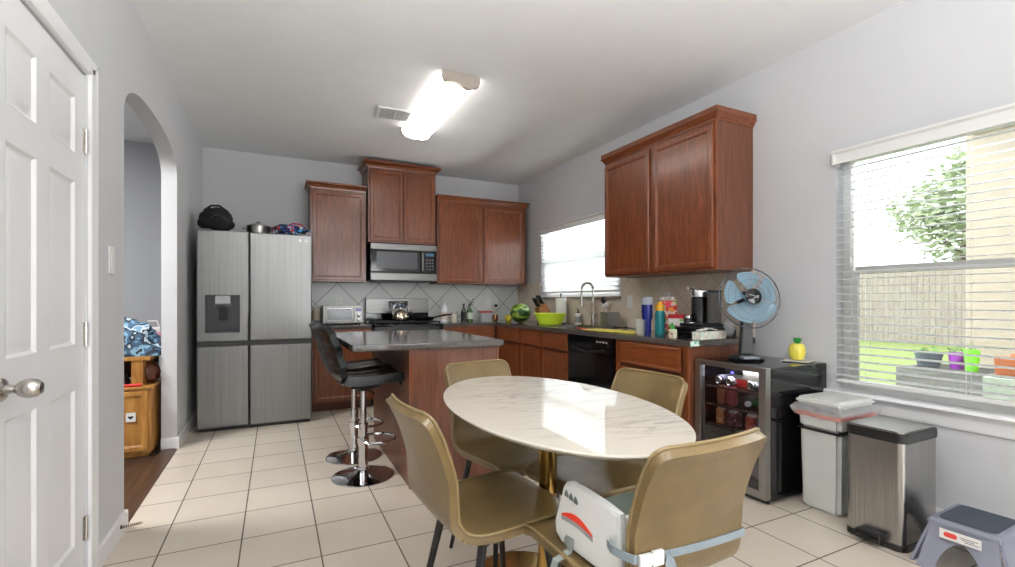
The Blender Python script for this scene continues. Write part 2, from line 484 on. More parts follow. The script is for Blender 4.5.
# hall beyond the arch
b = MB(); b.box(-3.1, XL, 1.2, 5.95, -.1, -.002); struct(b.build('floor_hall', DARKFLOOR))
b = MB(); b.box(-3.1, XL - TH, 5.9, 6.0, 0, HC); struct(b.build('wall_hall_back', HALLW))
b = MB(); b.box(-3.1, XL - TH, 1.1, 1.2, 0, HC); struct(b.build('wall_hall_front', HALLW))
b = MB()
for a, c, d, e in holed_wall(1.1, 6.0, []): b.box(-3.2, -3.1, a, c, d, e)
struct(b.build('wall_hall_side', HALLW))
b = MB(); b.prism([(XL - .105, 0), (XL - .105, .004), (XL - .09, .011), (XL - .02, .011), (XL + .005, .003), (XL + .005, 0)], AY0, AY1, 'Y')
struct(b.build('trim_1', ramp_mat('threshold_wood', [(.3, (52, 36, 26)), (.7, (88, 62, 46))], .35, (8, .8, 8), 5, 5)))

# baseboards
def base_prof(m): return [(0, 0), (.014, 0), (.014, .075), (.009, .088), (.004, .094), (0, .094)]
def baseboard(name, y0, y1, x, sgn):
    b = MB(); b.prism([(x + sgn * u, z) for u, z in base_prof(0)], y0, y1, 'Y'); struct(b.build(name, WHITE))
baseboard('baseboard_left_near', 2.535, AY0, XL, 1)
baseboard('baseboard_left_far', AY1, YB, XL, 1)
baseboard('baseboard_left_rear', YR, DY0 - .06, XL, 1)
baseboard('baseboard_right', YR, 1.70, XR, -1)
for i, (yy, sg) in enumerate(((AY0, 1), (AY1, -1))):
    b = MB(); b.prism([(yy + sg * u, z) for u, z in base_prof(0)], XL - TH, XL + .014, 'X')
    struct(b.build('baseboard_arch_near' if i == 0 else 'baseboard_arch_far', WHITE))
b = MB(); b.prism([(5.9 - u, z) for u, z in base_prof(0)], -3.1, XL - TH, 'X'); struct(b.build('baseboard_hall', WHITE))

# door casing
b = MB()
cs = [(0, 0), (.012, 0), (.016, .008), (.016, .03), (.02, .045), (.02, .055), (.014, .062), (0, .062)]
def casing(y, dirn): b.prism([(XL + d, y + dirn * w) for d, w in cs], 0, DZ + .062, 'Z')
casing(DY1 + .006, 1); casing(DY0 - .006, -1)
b.prism([(XL + d, DZ + .006 + w) for d, w in cs], DY0 - .066, DY1 + .066, 'Y')
b.box(XL - TH, XL - .06, DY0, DY0 + .012, 0, DZ); b.box(XL - TH, XL - .06, DY1 - .012, DY1, 0, DZ); b.box(XL - TH, XL - .06, DY0, DY1, DZ - .012, DZ)
struct(b.build('trim_2', WHITE))

# six-panel door in the left wall (local: x along the wall towards the camera, front faces the room)
dr = thing('door_1', '', '', (XL - .008, DY1 - .004, 0), R(-90)); del dr['label'], dr['category']; struct(dr)
# rotz -90: local x -> world -Y, local -y -> world -X; the room is on +X so build the front at +y
b = MB()
DWD = DY1 - DY0 - .008
b.box(0, DWD, -.035, 0, .012, DZ - .006)
def raised(x0, x1, z0, z1):
    L = [(0, .0005), (.010, -.009), (.024, -.009), (.042, -.001)]
    v = []; f = []
    for i, y in L: v += [(x0 + i, y, z0 + i), (x1 - i, y, z0 + i), (x1 - i, y, z1 - i), (x0 + i, y, z1 - i)]
    for j in range(len(L) - 1):
        for k in range(4):
            m = (k + 1) % 4; f.append((j * 4 + k, j * 4 + m, j * 4 + 4 + m, j * 4 + 4 + k))
    q = len(L) * 4 - 4; f.append((q, q + 1, q + 2, q + 3)); b._add(v, f)
b2 = b
# build stiles and rails as the front skin with holes so the panels are real recesses
b = MB()
cols = [(.10, .325), (.425, .62)]; rows = [(.20, .80), (.975, 1.60), (1.71, 1.925)]
xs = sorted({0, DWD} | {x for c in cols for x in c}); zs = sorted({.012, DZ - .006} | {z for r in rows for z in r})
for x0, x1 in zip(xs, xs[1:]):
    for z0, z1 in zip(zs, zs[1:]):
        if (x0, x1) in cols and (z0, z1) in rows: raised(x0, x1, z0, z1)
        else: b._add([(x0, 0, z0), (x1, 0, z0), (x1, 0, z1), (x0, 0, z1)], [(0, 1, 2, 3)])
bmesh.ops.remove_doubles(b.bm, verts=b.bm.verts, dist=1e-5)
b.box(0, DWD, -.035, -.012, .012, DZ - .006)
for x0, x1, z0, z1 in ((0, .004, .012, DZ - .006), (DWD - .004, DWD, .012, DZ - .006), (0, DWD, .012, .016), (0, DWD, DZ - .01, DZ - .006)): b.box(x0, x1, -.034, -.0005, z0, z1)
b2.bm.free()
leaf = b.build('leaf', WHITE, dr, angle=25)
b = MB()
kx, kz = DWD - .062, .893
M_ = Matrix.Translation((kx, 0, kz)) @ Matrix.Rotation(R(-90), 4, 'X')
b.lathe([(.001, 0), (.033, 0), (.033, .004), (.028, .009), (.014, .012), (.011, .03), (.014, .034), (.021, .04), (.0265, .052), (.028, .064), (.025, .078), (.016, .088), (.001, .091)], seg=28, mtx=M_)
b.build('door_knob', NICKEL, dr)
for hz in (1.785, 1.01, .23):
    b = MB(); b.cyl((-.002, .006, hz - .048), (-.002, .006, hz + .048), .0065, seg=10)
    b.box(-.014, .018, -.001, .0025, hz - .046, hz + .046)
    for k in (-.03, .0, .03): b.cyl((.010, 0, hz + k), (.010, .004, hz + k), .004, seg=8)
    b.cyl((-.002, .006, hz - .054), (-.002, .006, hz - .047), .004, seg=8)
    b.build('hinge', NICKEL, dr)

# spring door stop on the near baseboard
ds = thing('door_stop', 'small spring door stop sticking out of the left baseboard', 'door stop', (XL + .0145, 2.86, .055))
pts = [(.004 + .07 * i / 60, .006 * math.cos(i * .9), .006 * math.sin(i * .9) + .006 * i / 60) for i in range(61)]
b = MB(); b.tube(pts, .0018, 6); b.cyl((0, 0, 0), (.006, 0, 0), .009); b.build('spring', mat('bronze', (86, 66, 50), .4, .8), ds)
b = MB(); b.cyl((.072, 0, .006), (.084, 0, .007), .007, .006); b.build('rubber_tip', mat('cream_rubber', (205, 190, 160), .7), ds)

# ------------------------------------------------------------------ windows
def window(name, Wd, with_rail, stool, ext=.03):
    y0, y1, z0, z1 = Wd
    root = thing(name, '', '', (XR + .10, y1, z0), R(-90)); del root['label'], root['category']; struct(root)
    w, h = y1 - y0, z1 - z0
    b = MB()
    fr = .045
    for x0, x1, a, c in ((0, fr, 0, h), (w - fr, w, 0, h), (fr, w - fr, 0, fr), (fr, w - fr, h - fr, h)): b.box(x0, x1, -.03, .03, a, c, .004)
    b.build('frame', PLASTIC_W, root)
    if with_rail:
        mz = h * .505
        b = MB(); b.box(fr, w - fr, -.022, .022, mz - .022, mz + .022, .004); b.box(fr, fr + .03, -.02, .0, fr, mz); b.box(w - fr - .03, w - fr, -.02, 0, fr, mz)
        b.build('meeting_rail', PLASTIC_W, root)
    b = MB(); b.box(fr, w - fr, -.002, .002, fr, h - fr); b.build('pane', GLASS, root)
    # returns of the opening
    return root
window('window_1', W1, True, True)
window('window_2', W2, True, True)
# sill and apron of the breakfast window
b = MB(); b.prism([(XR + .139, W1[2] - .022), (XR - .045, W1[2] - .022), (XR - .055, W1[2] - .011), (XR - .045, W1[2] + .002), (XR + .139, W1[2] + .002)], W1[0] - .08, W1[1] + .045, 'Y', bev=.002)
struct(b.build('trim_3', WHITE))
b = MB(); b.prism([(XR, W1[2] - .1), (XR - .012, W1[2] - .1), (XR - .018, W1[2] - .085), (XR - .018, W1[2] - .05), (XR - .026, W1[2] - .036), (XR - .03, W1[2] - .022), (XR, W1[2] - .022)], W1[0] - .06, W1[1] + .025, 'Y')
struct(b.build('trim_4', WHITE))
# kitchen window ledge
b = MB(); b.box(XR - .035, XR + .07, W2[0] - .03, W2[1] + .03, W2[2] - .028, W2[2] - .002, .005); struct(b.build('trim_5', mat('ledge_tile', (150, 138, 124), .4)))
# frame of the added rear window, put there to let fill light in
b = MB()
for x0, x1, z0, z1 in ((RW[0], RW[0] + .06, RW[2], RW[3]), (RW[1] - .06, RW[1], RW[2], RW[3]), (RW[0], RW[1], RW[2], RW[2] + .06), (RW[0], RW[1], RW[3] - .06, RW[3]), (2.02, 2.08, RW[2], RW[3])): b.box(x0, x1, YR - .09, YR - .03, z0, z1)
struct(b.build('added_rear_window', PLASTIC_W))

def blind(name, label, Wd, x, tilt, pitch=.0435, sw=.05, ext=.02, valance=.07, bottom=.03):
    y0, y1, z0, z1 = Wd
    y0 -= ext; y1 += ext
    root = thing(name, label, 'window blind', (x, y1, z1), R(-90))
    w = y1 - y0
    b = MB(); b.box(.005, w - .005, -.024, .03, -.05, -.003, .003); b.build('headrail', PLASTIC_W, root)
    b = MB(); b.prism([(-.048, -valance), (-.042, -valance), (-.03, -valance + .012), (-.03, -.015), (-.042, -.008), (-.05, .0), (-.05, .012), (-.024, .012), (-.024, -.002), (-.034, -.006), (-.038, -.014), (-.038, -valance + .01)], -.012, w + .012, 'X')
    for xe in (-.012, w - .0): b.box(xe, xe + .012, -.045, .02, -valance, .01)
    b.build('valance', PLASTIC_W, root)
    n = int((z1 - z0 - .075 - bottom) / pitch)
    b = MB()
    c, s = math.cos(tilt) * sw / 2, math.sin(tilt) * sw / 2
    for i in range(n):
        z = -.075 - pitch * (i + .5)
        P = []
        for k in range(5):
            t = k / 2 - 1
            cam_ = .003 * (1 - t * t)
            P.append((t * c - cam_ * math.sin(tilt), t * s + cam_ * math.cos(tilt)))
        Q = [(y + .0011 * math.sin(tilt) , zz - .0022) for y, zz in P[::-1]]
        b.prism([(y, z + zz) for y, zz in P + Q], .004, w - .004, 'X')
    b.build('slats', SLAT, root, angle=60)
    zb = -.075 - pitch * n - .012
    b = MB(); b.box(.004, w - .004, -.025, .025, zb - .011, zb + .011, .004); b.build('bottom_rail', PLASTIC_W, root)
    for k in (.1, .37, .63, .9):
        for yy in (-.027, .027):
            b = MB(); b.cyl((w * k, yy, -.05), (w * k, yy, zb), .0009, seg=5); b.build('ladder_cord', PLASTIC_W, root)
    for x0, x1, ze in ((.085, .09, -.62), (.105, .108, -.67)):
        b = MB(); b.cyl((x0, -.036, -.06), (x1, -.04, ze), .0014, seg=6); b.build('pull_cord', PLASTIC_W, root)
    for xx, zz in ((.09, -.62), (.108, -.67)):
        b = MB(); b.lathe([(.001, -.04), (.008, -.038), (.007, -.015), (.003, 0)], (xx, -.04, zz), 10); b.build('cord_tassel', PLASTIC_W, root)
    return root
blind('window_blind', 'open white slatted blind on the big window above the trash cans', W1, XR + .012, R(4), .0435, .05, -.004)
blind('window_blind', 'nearly closed white slatted blind on the window over the sink', W2, XR + .012, R(-50), .044, .05, -.004)

# ------------------------------------------------------------------ outside
GRASS = mat('lawn_grass', (128, 144, 82), .9, var=.25, scale=40, bump=.6, bscale=200)
b = MB(); b.box(3.3, 40, -12, 25, -.25, -.15); o = struct(b.build('lawn_ground', GRASS))
b = MB(); b.box(3.16, 5.4, -3.5, 2.6, -.149, -.09, .01); struct(b.build('patio_slab', mat('concrete', (186, 180, 170), .8, var=.05)))
FEN = ramp_mat('fence_boards', [(.3, (140, 130, 122)), (.7, (168, 159, 150))], .85, (6, 6, .6), 6, 5)
fe = thing('board_fence', 'weathered pale board fence at the far side of the lawn', 'fence', (17.2, 2, -.15))
b = MB()
for i in range(120):
    y = -9 + i * .146
    b.box(-.011, .011, y, y + .138, .03, 2.2 + .02 * noise.noise(Vector((i * 3.3, 0, 0))))
b.build('boards', FEN, fe)
b = MB()
for z in (.35, 1.1, 1.85): b.box(.011, .05, -9, 8.5, z, z + .09)
b.build('rails', FEN, fe)
for i in range(8):
    b = MB(); b.box(.05, .14, -8.8 + i * 2.44, -8.71 + i * 2.44, 0, 2.15); b.build('post', FEN, fe)
STUC = mat('beige_siding', (168, 158, 143), .85, var=.03)
po = thing('porch_column', 'broad beige porch column standing beyond the planters', 'column', (6.3, 1.80, -.15))
b = MB(); b.box(-.3, .3, -.36, .36, 0, 3.2, .01); b.build('shaft', STUC, po)
b = MB(); b.box(-.34, .34, -.37, .37, 0, .3, .015); b.box(-.34, .34, -.37, .37, 3.0, 3.2, .015); b.build('plinth', STUC, po)
b = MB(); b.box(3.2, 6.9, -3.5, 2.1, 3.06, 3.3, .01); b.box(5.9, 6.7, -3.5, 2.1, 2.72, 3.06, .01); o = struct(b.build('porch_roof', STUC))
DK = ramp_mat('grey_planter_wood', [(.3, (92, 92, 88)), (.7, (124, 124, 118))], .8, (1, .7, 8), 5, 5)
def planter(loc, sx, sy, h, label, m, grp):
    t = thing('raised_planter', label, 'planter', loc, 0)
    b = MB()
    n = max(2, int(h / .14))
    for i in range(n):
        z0, z1 = i * h / n + .002, (i + 1) * h / n - .004
        b.box(0, .03, 0, sy, z0, z1, .003); b.box(sx - .03, sx, 0, sy, z0, z1, .003)
        b.box(.03, sx - .03, 0, .03, z0, z1, .003); b.box(.03, sx - .03, sy - .03, sy, z0, z1, .003)
    b.build('walls', m, t)
    b = MB(); b.box(.03, sx - .03, .03, sy - .03, .02, h - .06); b.build('soil', mat('soil', (70, 54, 42), .95, bump=.5), t)
    return t
planter((4.25, 1.44, -.09), .55, .5, .735, 'dark grey raised planter under the window, farther of the two', DK, None)
planter((4.2, .33, -.09), .55, 1.1, .735, 'pale greenish raised planter at the right end of the window', mat('green_planter', (150, 160, 146), .8, var=.08), None)
LEAFM = mat('leaf_green', (70, 118, 48), .6, var=.3, scale=20)
def leaf_clump(b, c, n, r, ls, seed):
    rnd = random.Random(seed)
    for _ in range(n):
        d = Vector((rnd.gauss(0, 1), rnd.gauss(0, 1), rnd.gauss(0, .9))); d.normalize(); d *= r * rnd.random() ** .4
        p = Vector(c) + Vector((d.x, d.y, d.z))
        a = rnd.random() * 2 * PI; t = Vector((math.cos(a), math.sin(a), rnd.uniform(-.6, .6))).normalized()
        s_ = t.cross(Vector((rnd.gauss(0, 1), rnd.gauss(0, 1), 1))).normalized()
        L, Wd = ls * rnd.uniform(.7, 1.3), ls * .45
        b._add([p, p + t * L * .5 + s_ * Wd * .5, p + t * L, p + t * L * .5 - s_ * Wd * .5], [(0, 1, 2, 3)])
def pot(loc, r, h, m, label, name='flower_pot', cat='plant pot', plant=True, seed=1):
    t = thing(name, label, cat, loc)
    b = MB(); b.lathe([(.001, 0), (r * .75, 0), (r, h), (r * .9, h), (r * .85, h * .85), (.001, h * .85)], seg=20); b.build('pot', m, t)
    if plant:
        b = MB(); leaf_clump(b, (0, 0, h + r * .35), 30, r * .8, r * .55, seed); b.build('foliage', LEAFM, t)
    return t
pot((4.45, 1.82, .645), .085, .10, mat('slate_pot', (88, 98, 104), .6), 'blue grey pot on the dark grey planter', seed=4)
pot((4.47, 1.66, .645), .05, .12, mat('purple_plastic', (150, 60, 170), .4), 'purple pot on the dark grey planter', seed=5)
pot((4.42, 1.56, .645), .045, .15, mat('lime_plastic', (120, 210, 50), .4), 'lime green pot on the dark grey planter', seed=6)
t = thing('window_box', 'terracotta trough at the near end of the pale greenish planter', 'plant pot', (4.45, 1.19, .645))
b = MB(); b.prism([(-.12, 0), (.12, 0), (.14, .13), (.12, .13), (.11, .1), (-.11, .1), (-.12, .13), (-.14, .13)], -.22, .22, 'Y'); b.build('trough', mat('terracotta', (176, 104, 66), .8), t)
b = MB(); leaf_clump(b, (0, 0, .15), 50, .12, .08, 9); b.build('foliage', LEAFM, t)
pot((4.45, .85, .645), .10, .12, mat('rust_pot', (184, 120, 64), .7), 'orange brown pot right of the terracotta trough', seed=8)
# tree beyond the fence
tr = thing('leafy_tree', 'pale green leafy tree rising behind the board fence', 'tree', (19.6, 7.0, -.15))
b = MB(); b.tube([(0, 0, 0), (.05, 0, 1.5), (0, .1, 3.0), (.1, 0, 4.6)], [.2, .16, .11, .05], 10)
b.tube([(0, .05, 2.2), (-.4, -.7, 3.2), (-.5, -1.3, 3.9)], [.09, .06, .03], 8); b.tube([(0, .08, 2.6), (.3, .8, 3.4), (.3, 1.3, 4.2)], [.08, .06, .03], 8)
b.build('trunk', mat('bark', (116, 98, 80), .9, bump=.5), tr)
b = MB()
for i, (c, r, n) in enumerate((((0, 0, 4.6), 1.3, 900), ((-.3, -1.1, 3.8), 1.0, 600), ((.2, 1.2, 4.2), 1.0, 600), ((0, -.4, 5.6), .9, 500), ((-.2, -1.9, 3.3), .6, 260), ((0, .3, 3.3), .9, 400))): leaf_clump(b, c, n, r, .3, 20 + i)
b.build('foliage', mat('tree_leaf', (178, 190, 158), .7, var=.12, scale=2), tr)  # haze mixed into the leaf colour, making it paler and greyer

# ------------------------------------------------------------------ ceiling fixture, vent, wall plates
EMIT = bpy.data.materials.new('lamp_diffuser'); EMIT.use_nodes = True
p = EMIT.node_tree.nodes['Principled BSDF']; p.inputs['Base Color'].default_value = (.9, .9, .88, 1); p.inputs['Emission Color'].default_value = (1, .96, .9, 1); p.inputs['Emission Strength'].default_value = 4.5
cl = thing('ceiling_light', 'long lit fluorescent ceiling light with wrap-around lens', 'ceiling light', (1.175, 3.74, HC))
b = MB(); b.box(-.085, .085, -.60, .60, -.05, -.001, .004); b.build('housing', PLASTIC_W, cl)
b = MB()
prof = [(-.128, -.012), (-.132, -.03), (-.12, -.062), (-.09, -.086), (-.04, -.096), (.04, -.096), (.09, -.086), (.12, -.062), (.132, -.03), (.128, -.012), (.095, -.006), (-.095, -.006)]
b.prism(prof, -.585, .585, 'Y'); b.build('lens', EMIT, cl)
for sg in (-1, 1):
    b = MB()
    y0, y1 = sorted((sg * .586, sg * .618))
    b.prism([(-.138, -.002), (-.14, -.04), (-.125, -.075), (-.05, -.07), (0, -.085), (.05, -.105), (.125, -.078), (.14, -.04), (.138, -.002)], y0, y1, 'Y', bev=.003)
    b.build('end_cap', mat('end_cap_grey', (176, 166, 156), .4, .2), cl)

vt = thing('ceiling_vent', 'small white ceiling vent beside the fluorescent light', 'vent', (.915, 4.06, HC), R(-4))
b = MB()
for x0, x1, y0, y1 in ((-.15, .15, -.13, -.1), (-.15, .15, .1, .13), (-.15, -.12, -.1, .1), (.12, .15, -.1, .1)): b.box(x0, x1, y0, y1, -.012, -.001, .003)
b.build('frame', PLASTIC_W, vt)
b = MB()
for i in range(9):
    y = -.09 + i * .0225
    b.box(-.12, .12, -.009, .009, -.0008, .0008, mtx=Matrix.Translation((0, y, -.009)) @ Matrix.Rotation(R(40), 4, 'X'))
b.box(-.004, .004, -.1, .1, -.012, -.004)
b.build('louvers', PLASTIC_W, vt)
b = MB(); b.box(-.12, .12, -.1, .1, -.002, -.0008); b.build('duct_shadow_plate', mat('vent_dark', (60, 60, 60), .9), vt)

def plate(name, label, cat, loc, rotz, kind, w=.07, h=.115):
    t = thing(name, label, cat, loc, rotz)
    b = MB(); b.box(-w / 2, w / 2, -.006, -.0005, -h / 2, h / 2, .002); b.build('plate', PLASTIC_W, t)
    if kind == 'outlet':
        for z in (-.026, .026):
            b = MB(); b.box(-.017, .017, -.0075, -.0055, z - .015, z + .015, .001)
            b.build('socket', PLASTIC_W, t)
            b = MB(); b.box(-.008, -.005, -.0079, -.0074, z - .004, z + .008); b.box(.005, .008, -.0079, -.0074, z - .004, z + .008); b.cyl((0, -.0079, z - .009), (0, -.0074, z - .009), .0025, seg=8)
            b.build('socket_slots', BLACKP, t)
    else:
        n = 2 if w > .1 else 1
        for k in range(n):
            x = 0 if n == 1 else (-.023, .023)[k]
            b = MB(); b.box(x - .016, x + .016, -.0085, -.0055, -.033, .033, .0015); b.build('rocker', PLASTIC_W, t)
    return t
plate('light_switch', 'white light switch between the door and the arch', 'light switch', (XL, 2.765, 1.33), R(90), 'switch', .075, .125)
plate('wall_outlet', 'white outlet on the back wall left of the black plug', 'outlet', (2.545, YB - .012, 1.11), 0, 'outlet')
plg = plate('wall_outlet', 'white outlet on the back wall with a black plug in it', 'outlet', (2.655, YB - .012, 1.105), 0, 'outlet')
b = MB(); b.box(-.016, .016, -.045, -.0082, -.042, -.008, .005); b.build('plug', BLACKP, plg)
plate('wall_outlet', 'white outlet above the toaster oven', 'outlet', (.665, YB - .012, 1.12), 0, 'outlet')
plate('light_switch', 'white switch plate on the side backsplash right of the kitchen window', 'light switch', (XR - .012, 3.50, 1.135), R(-90), 'switch')
plate('wall_outlet', 'white outlet behind the snack box', 'outlet', (XR - .012, 3.03, 1.16), R(-90), 'outlet')

# backsplash tiling
b = MB(); b.box(.335, XR - .012, YB - .011, YB - .0005, .886, 1.372); struct(b.build('backsplash_back', BSPLASH_B))
b = MB()
for a, c, d, e in holed_wall(0, 10, []): pass
for y0, y1, z0, z1 in ((2.215, W2[0] - .03, .886, 1.372), (W2[0] - .03, W2[1] + .03, .886, W2[2] - .03), (W2[1] + .03, YB - .012, .886, 1.372)): b.box(XR - .011, XR - .0005, y0, y1, z0, z1)
struct(b.build('backsplash_right', BSPLASH_R))

# ------------------------------------------------------------------ cabinets
RING_D = [(.003, .0), (.030, .0), (.034, .003), (.038, .003), (.044, .0075), (.048, .008)]
RING_S = [(.006, .0), (.016, .0), (.02, .003)]
def crown(b, x0, x1, yf, yb, z, proj=.045, h=.065, ends=(True, True)):
    prof = [(0, 0), (.006, 0), (.008, .012), (.014, .016), (.02, .032), (.036, .046), (proj, .05), (proj, h), (0, h)]
    lx, rx = ends
    n = len(prof)
    rows = []
    for o_, zz in prof:
        L = x0 - (o_ if lx else 0); Rr = x1 + (o_ if rx else 0)
        rows.append([(L, yb, z + zz), (L, yf - o_, z + zz), (Rr, yf - o_, z + zz), (Rr, yb, z + zz)])
    v = [q for r in rows for q in r]; f = []
    for j in range(n):
        k = (j + 1) % n
        for i in range(3): f.append((j * 4 + i, j * 4 + i + 1, k * 4 + i + 1, k * 4 + i))
    f.append(tuple(j * 4 for j in range(n))[::-1]); f.append(tuple(j * 4 + 3 for j in range(n)))
    b._add(v, f)

def upper_cabinet(label, loc, rotz, w, h, d, doors, crown_ends=(True, True), ch=.065, proj=.045):
    """loc = left bottom of the box at its FRONT; local +y goes to the wall"""
    t = thing('wall_cabinet', label, 'cabinet', loc, rotz)
    b = MB(); b.box(0, w, 0, d, 0, h - ch); b.build('body', WOODP, t)
    b = MB()
    for x0, x1, z0, z1 in ((0, .035, 0, h - ch), (w - .035, w, 0, h - ch), (.035, w - .035, 0, .03), (.035, w - .035, h - ch - .04, h - ch)): b.box(x0, x1, -.018, 0, z0, z1)
    xm = [x1 for x0, x1 in doors[:-1]]
    for x in xm: b.box(x - .012, x + .05, -.018, 0, .03, h - ch - .04)
    b.build('face_frame', WOOD, t)
    for x0, x1 in doors:
        b = MB(); b.panel(x0, x1, .018, h - ch - .028, -.0185, .02, RING_D); b.build('door', WOOD, t, angle=20)
    b = MB(); crown(b, 0, w, -.018, d, h - ch, proj, ch, crown_ends); b.build('crown_molding', WOODH, t)
    return t
YC = 5.475
upper_cabinet('tall single-door wall cabinet between the fridge and the microwave', (.335, YC, 1.352), 0, .575, 1.065, YB - YC, [(.022, .553)], (True, False))
upper_cabinet('highest wall cabinet, with two narrow doors, above the microwave', (.925, YC - .055, 1.800), 0, .775, .905, YB - YC + .055, [(.02, .383), (.393, .755)], (True, True), .075, .055)
upper_cabinet('two-door wall cabinet on the back wall right of the microwave', (1.735, YC, 1.352), 0, 1.2, 1.06, YB - YC, [(.02, .572), (.606, 1.165)], (False, True))
uw = upper_cabinet('two-door wall cabinet on the window wall above the coffee maker', (2.668, 3.415, 1.352), R(-90), 1.185, 1.09, XR - 2.668, [(.012, .562), (.612, 1.168)], (True, True), .085, .028)

def base_unit(label, loc, rotz, w, d, fronts, h=.845, toe=.09):
    """fronts: list of (kind, x0, x1, z0, z1)"""
    t = thing('base_cabinet', label, 'cabinet', loc, rotz)
    b = MB(); b.box(0, w, 0, d, toe, h); b.box(.005, w - .005, .06, d, 0, toe); b.build('body', WOODP, t)
    b = MB()
    for x0, x1, z0, z1 in ((0, .03, toe, h), (w - .03, w, toe, h), (.03, w - .03, h - .03, h), (.03, w - .03, toe, toe + .03)): b.box(x0, x1, -.018, 0, z0, z1)
    b.build('face_frame', WOOD, t)
    for k, x0, x1, z0, z1 in fronts:
        b = MB(); b.panel(x0, x1, z0, z1, -.0185, .02, RING_D if k == 'door' else RING_S); b.build('drawer' if k == 'drawer' else 'door', WOOD if k == 'door' else WOODH, t, angle=20)
    return t
YF = 5.205     # face of the back run
XF = 2.412     # face of the window-wall run
CT, CB = .885, .846
base_unit('base cabinet with drawer and door between the fridge and the stove', (.335, YF, 0), 0, .6, YB - YF, [('drawer', .02, .58, .685, .825), ('door', .02, .58, .11, .66)])
base_unit('base cabinet in the back corner right of the stove', (1.73, YF, 0), 0, .64, YB - YF, [('drawer', .02, .62, .685, .825), ('door', .02, .62, .11, .66)])
DXR = XR - XF
base_unit('plain corner filler cabinet below the watermelon', (XF, 5.18, 0), R(-90), .63, DXR, [('drawer', .06, .60, .685, .825), ('door', .06, .60, .11, .66)])
base_unit('narrow base cabinet with drawer over door, left neighbour of the sink cabinet', (XF, 4.545, 0), R(-90), .455, DXR, [('drawer', .014, .441, .685, .825), ('door', .014, .441, .11, .66)])
base_unit('sink base cabinet directly left of the black dishwasher', (XF, 4.085, 0), R(-90), .45, DXR, [('drawer', .014, .436, .685, .825), ('door', .014, .436, .11, .66)])
bu = base_unit('wide drawer base cabinet between dishwasher and drinks fridge', (XF, 2.955, 0), R(-90), .72, DXR, [('drawer', .06, .665, .67, .83), ('drawer', .06, .665, .39, .642), ('drawer', .06, .665, .11, .362)])

# dishwasher
dw = thing('dishwasher', 'black built-in dishwasher under the counter', 'dishwasher', (XF, 3.622, 0), R(-90))
b = MB(); b.box(.005, .655, 0, DXR - .02, .1, .842); b.build('tub', BLACKP, dw)
b = MB(); b.box(.008, .652, -.028, -.001, .13, .70, .004); b.build('door', BLACKG, dw)
b = MB(); b.prism([(-.036, .705), (-.03, .842), (-.001, .842), (-.001, .705)], .008, .652, 'X', bev=.003); b.build('control_panel', BLACKG, dw)
b = MB(); b.tube([(.10 + .46 * i / 12, -.042 - .018 * math.sin(PI * i / 12), .742 - .022 * math.sin(PI * i / 12)) for i in range(13)], .011, 8); b.build('handle', BLACKP, dw)
b = MB()
for x in (.44, .48, .52, .56): b.box(x, x + .018, -.037, -.033, .80, .812)
b.build('buttons', mat('pale_print', (190, 190, 190), .5), dw)
b = MB(); b.lathe([(.018, 0), (.016, .014), (.001, .015)], seg=18, mtx=Matrix.Translation((.59, -.034, .775)) @ Matrix.Rotation(R(90), 4, 'X')); b.build('dial', BLACKP, dw)
b = MB(); b.box(.01, .65, .03, .05, .005, .12); b.build('kick_plate', BLACKP, dw)

# worktop (L-shaped, with sink cut-out)
SY0, SY1, SX0, SX1 = 3.70, 4.36, 2.50, 2.90
b = MB()
xf, xw = 2.382, XR - .0005
b.box(.332, .922, 5.178, YB - .0005, CB, CT, .006)
b.box(1.722, xw, 5.178, YB - .0005, CB, CT)
b.box(xf, xw, SY1, 5.178, CB, CT); b.box(xf, SX0, SY0, SY1, CB, CT); b.box(SX1, xw, SY0, SY1, CB, CT)
b.box(xf, xw, 2.212, SY0, CB, CT)
bmesh.ops.remove_doubles(b.bm, verts=b.bm.verts, dist=1e-5)
wt = b.build('worktop', GRANITE); tag(wt, 'dark speckled granite worktop running in an L along back and window walls', 'worktop')
b = MB(); b.box(xf + .012, xf + .0, 2.2114, 2.2119, CB + .002, CT - .002)
b.bm.free()
b = MB(); b.box(2.392, 2.47, 2.2100, 2.2119, CB + .003, CT - .003); st = b.build('sticker', patch_mat('teal_print', [(190, 232, 214), (120, 190, 160), (225, 240, 235)], 50)); tag(st, 'pale teal paper sticker on the cut end of the worktop', 'sticker')

# sink and faucet
sk = thing('kitchen_sink', 'stainless steel sink set in the worktop under the window', 'sink', ((SX0 + SX1) / 2, (SY0 + SY1) / 2, CT))
hx, hy = (SX1 - SX0) / 2, (SY1 - SY0) / 2
b = MB()
L = [(.015, .0012), (.015, .004), (-.002, .005), (-.006, -.004), (-.012, -.16), (-.04, -.185)]
v = []; f = []
for i, z in L: v += [(-hx - i, -hy - i, z), (hx + i, -hy - i, z), (hx + i, hy + i, z), (-hx - i, hy + i, z)]
for j in range(len(L) - 1):
    for k in range(4): f.append((j * 4 + k, j * 4 + (k + 1) % 4, j * 4 + 4 + (k + 1) % 4, j * 4 + 4 + k))
q = len(L) * 4 - 4; f.append((q, q + 1, q + 2, q + 3)); b._add(v, f); b.build('basin', STEEL, sk)
b = MB(); b.lathe([(.001, .002), (.02, .002), (.035, .004), (.04, .001)], (0, 0, -.185), 18); b.build('drain', CHROME, sk)
fc = thing('kitchen_faucet', 'tall spring-neck chrome faucet behind the sink', 'faucet', (2.945, 4.0, CT))
b = MB(); b.lathe([(.028, 0), (.028, .006), (.02, .012), (.018, .13), (.012, .14)], seg=18); b.build('body', NICKEL, fc)
pts = [(0, 0, .13), (0, 0, .38)] + [(-.10 * (1 - math.cos(a)) / 2 * 1.0, .06 * (1 - math.cos(a)) / 2, .38 + .062 * math.sin(a)) for a in [PI * i / 12 for i in range(1, 13)]] + [(-.10, .06, .30)]
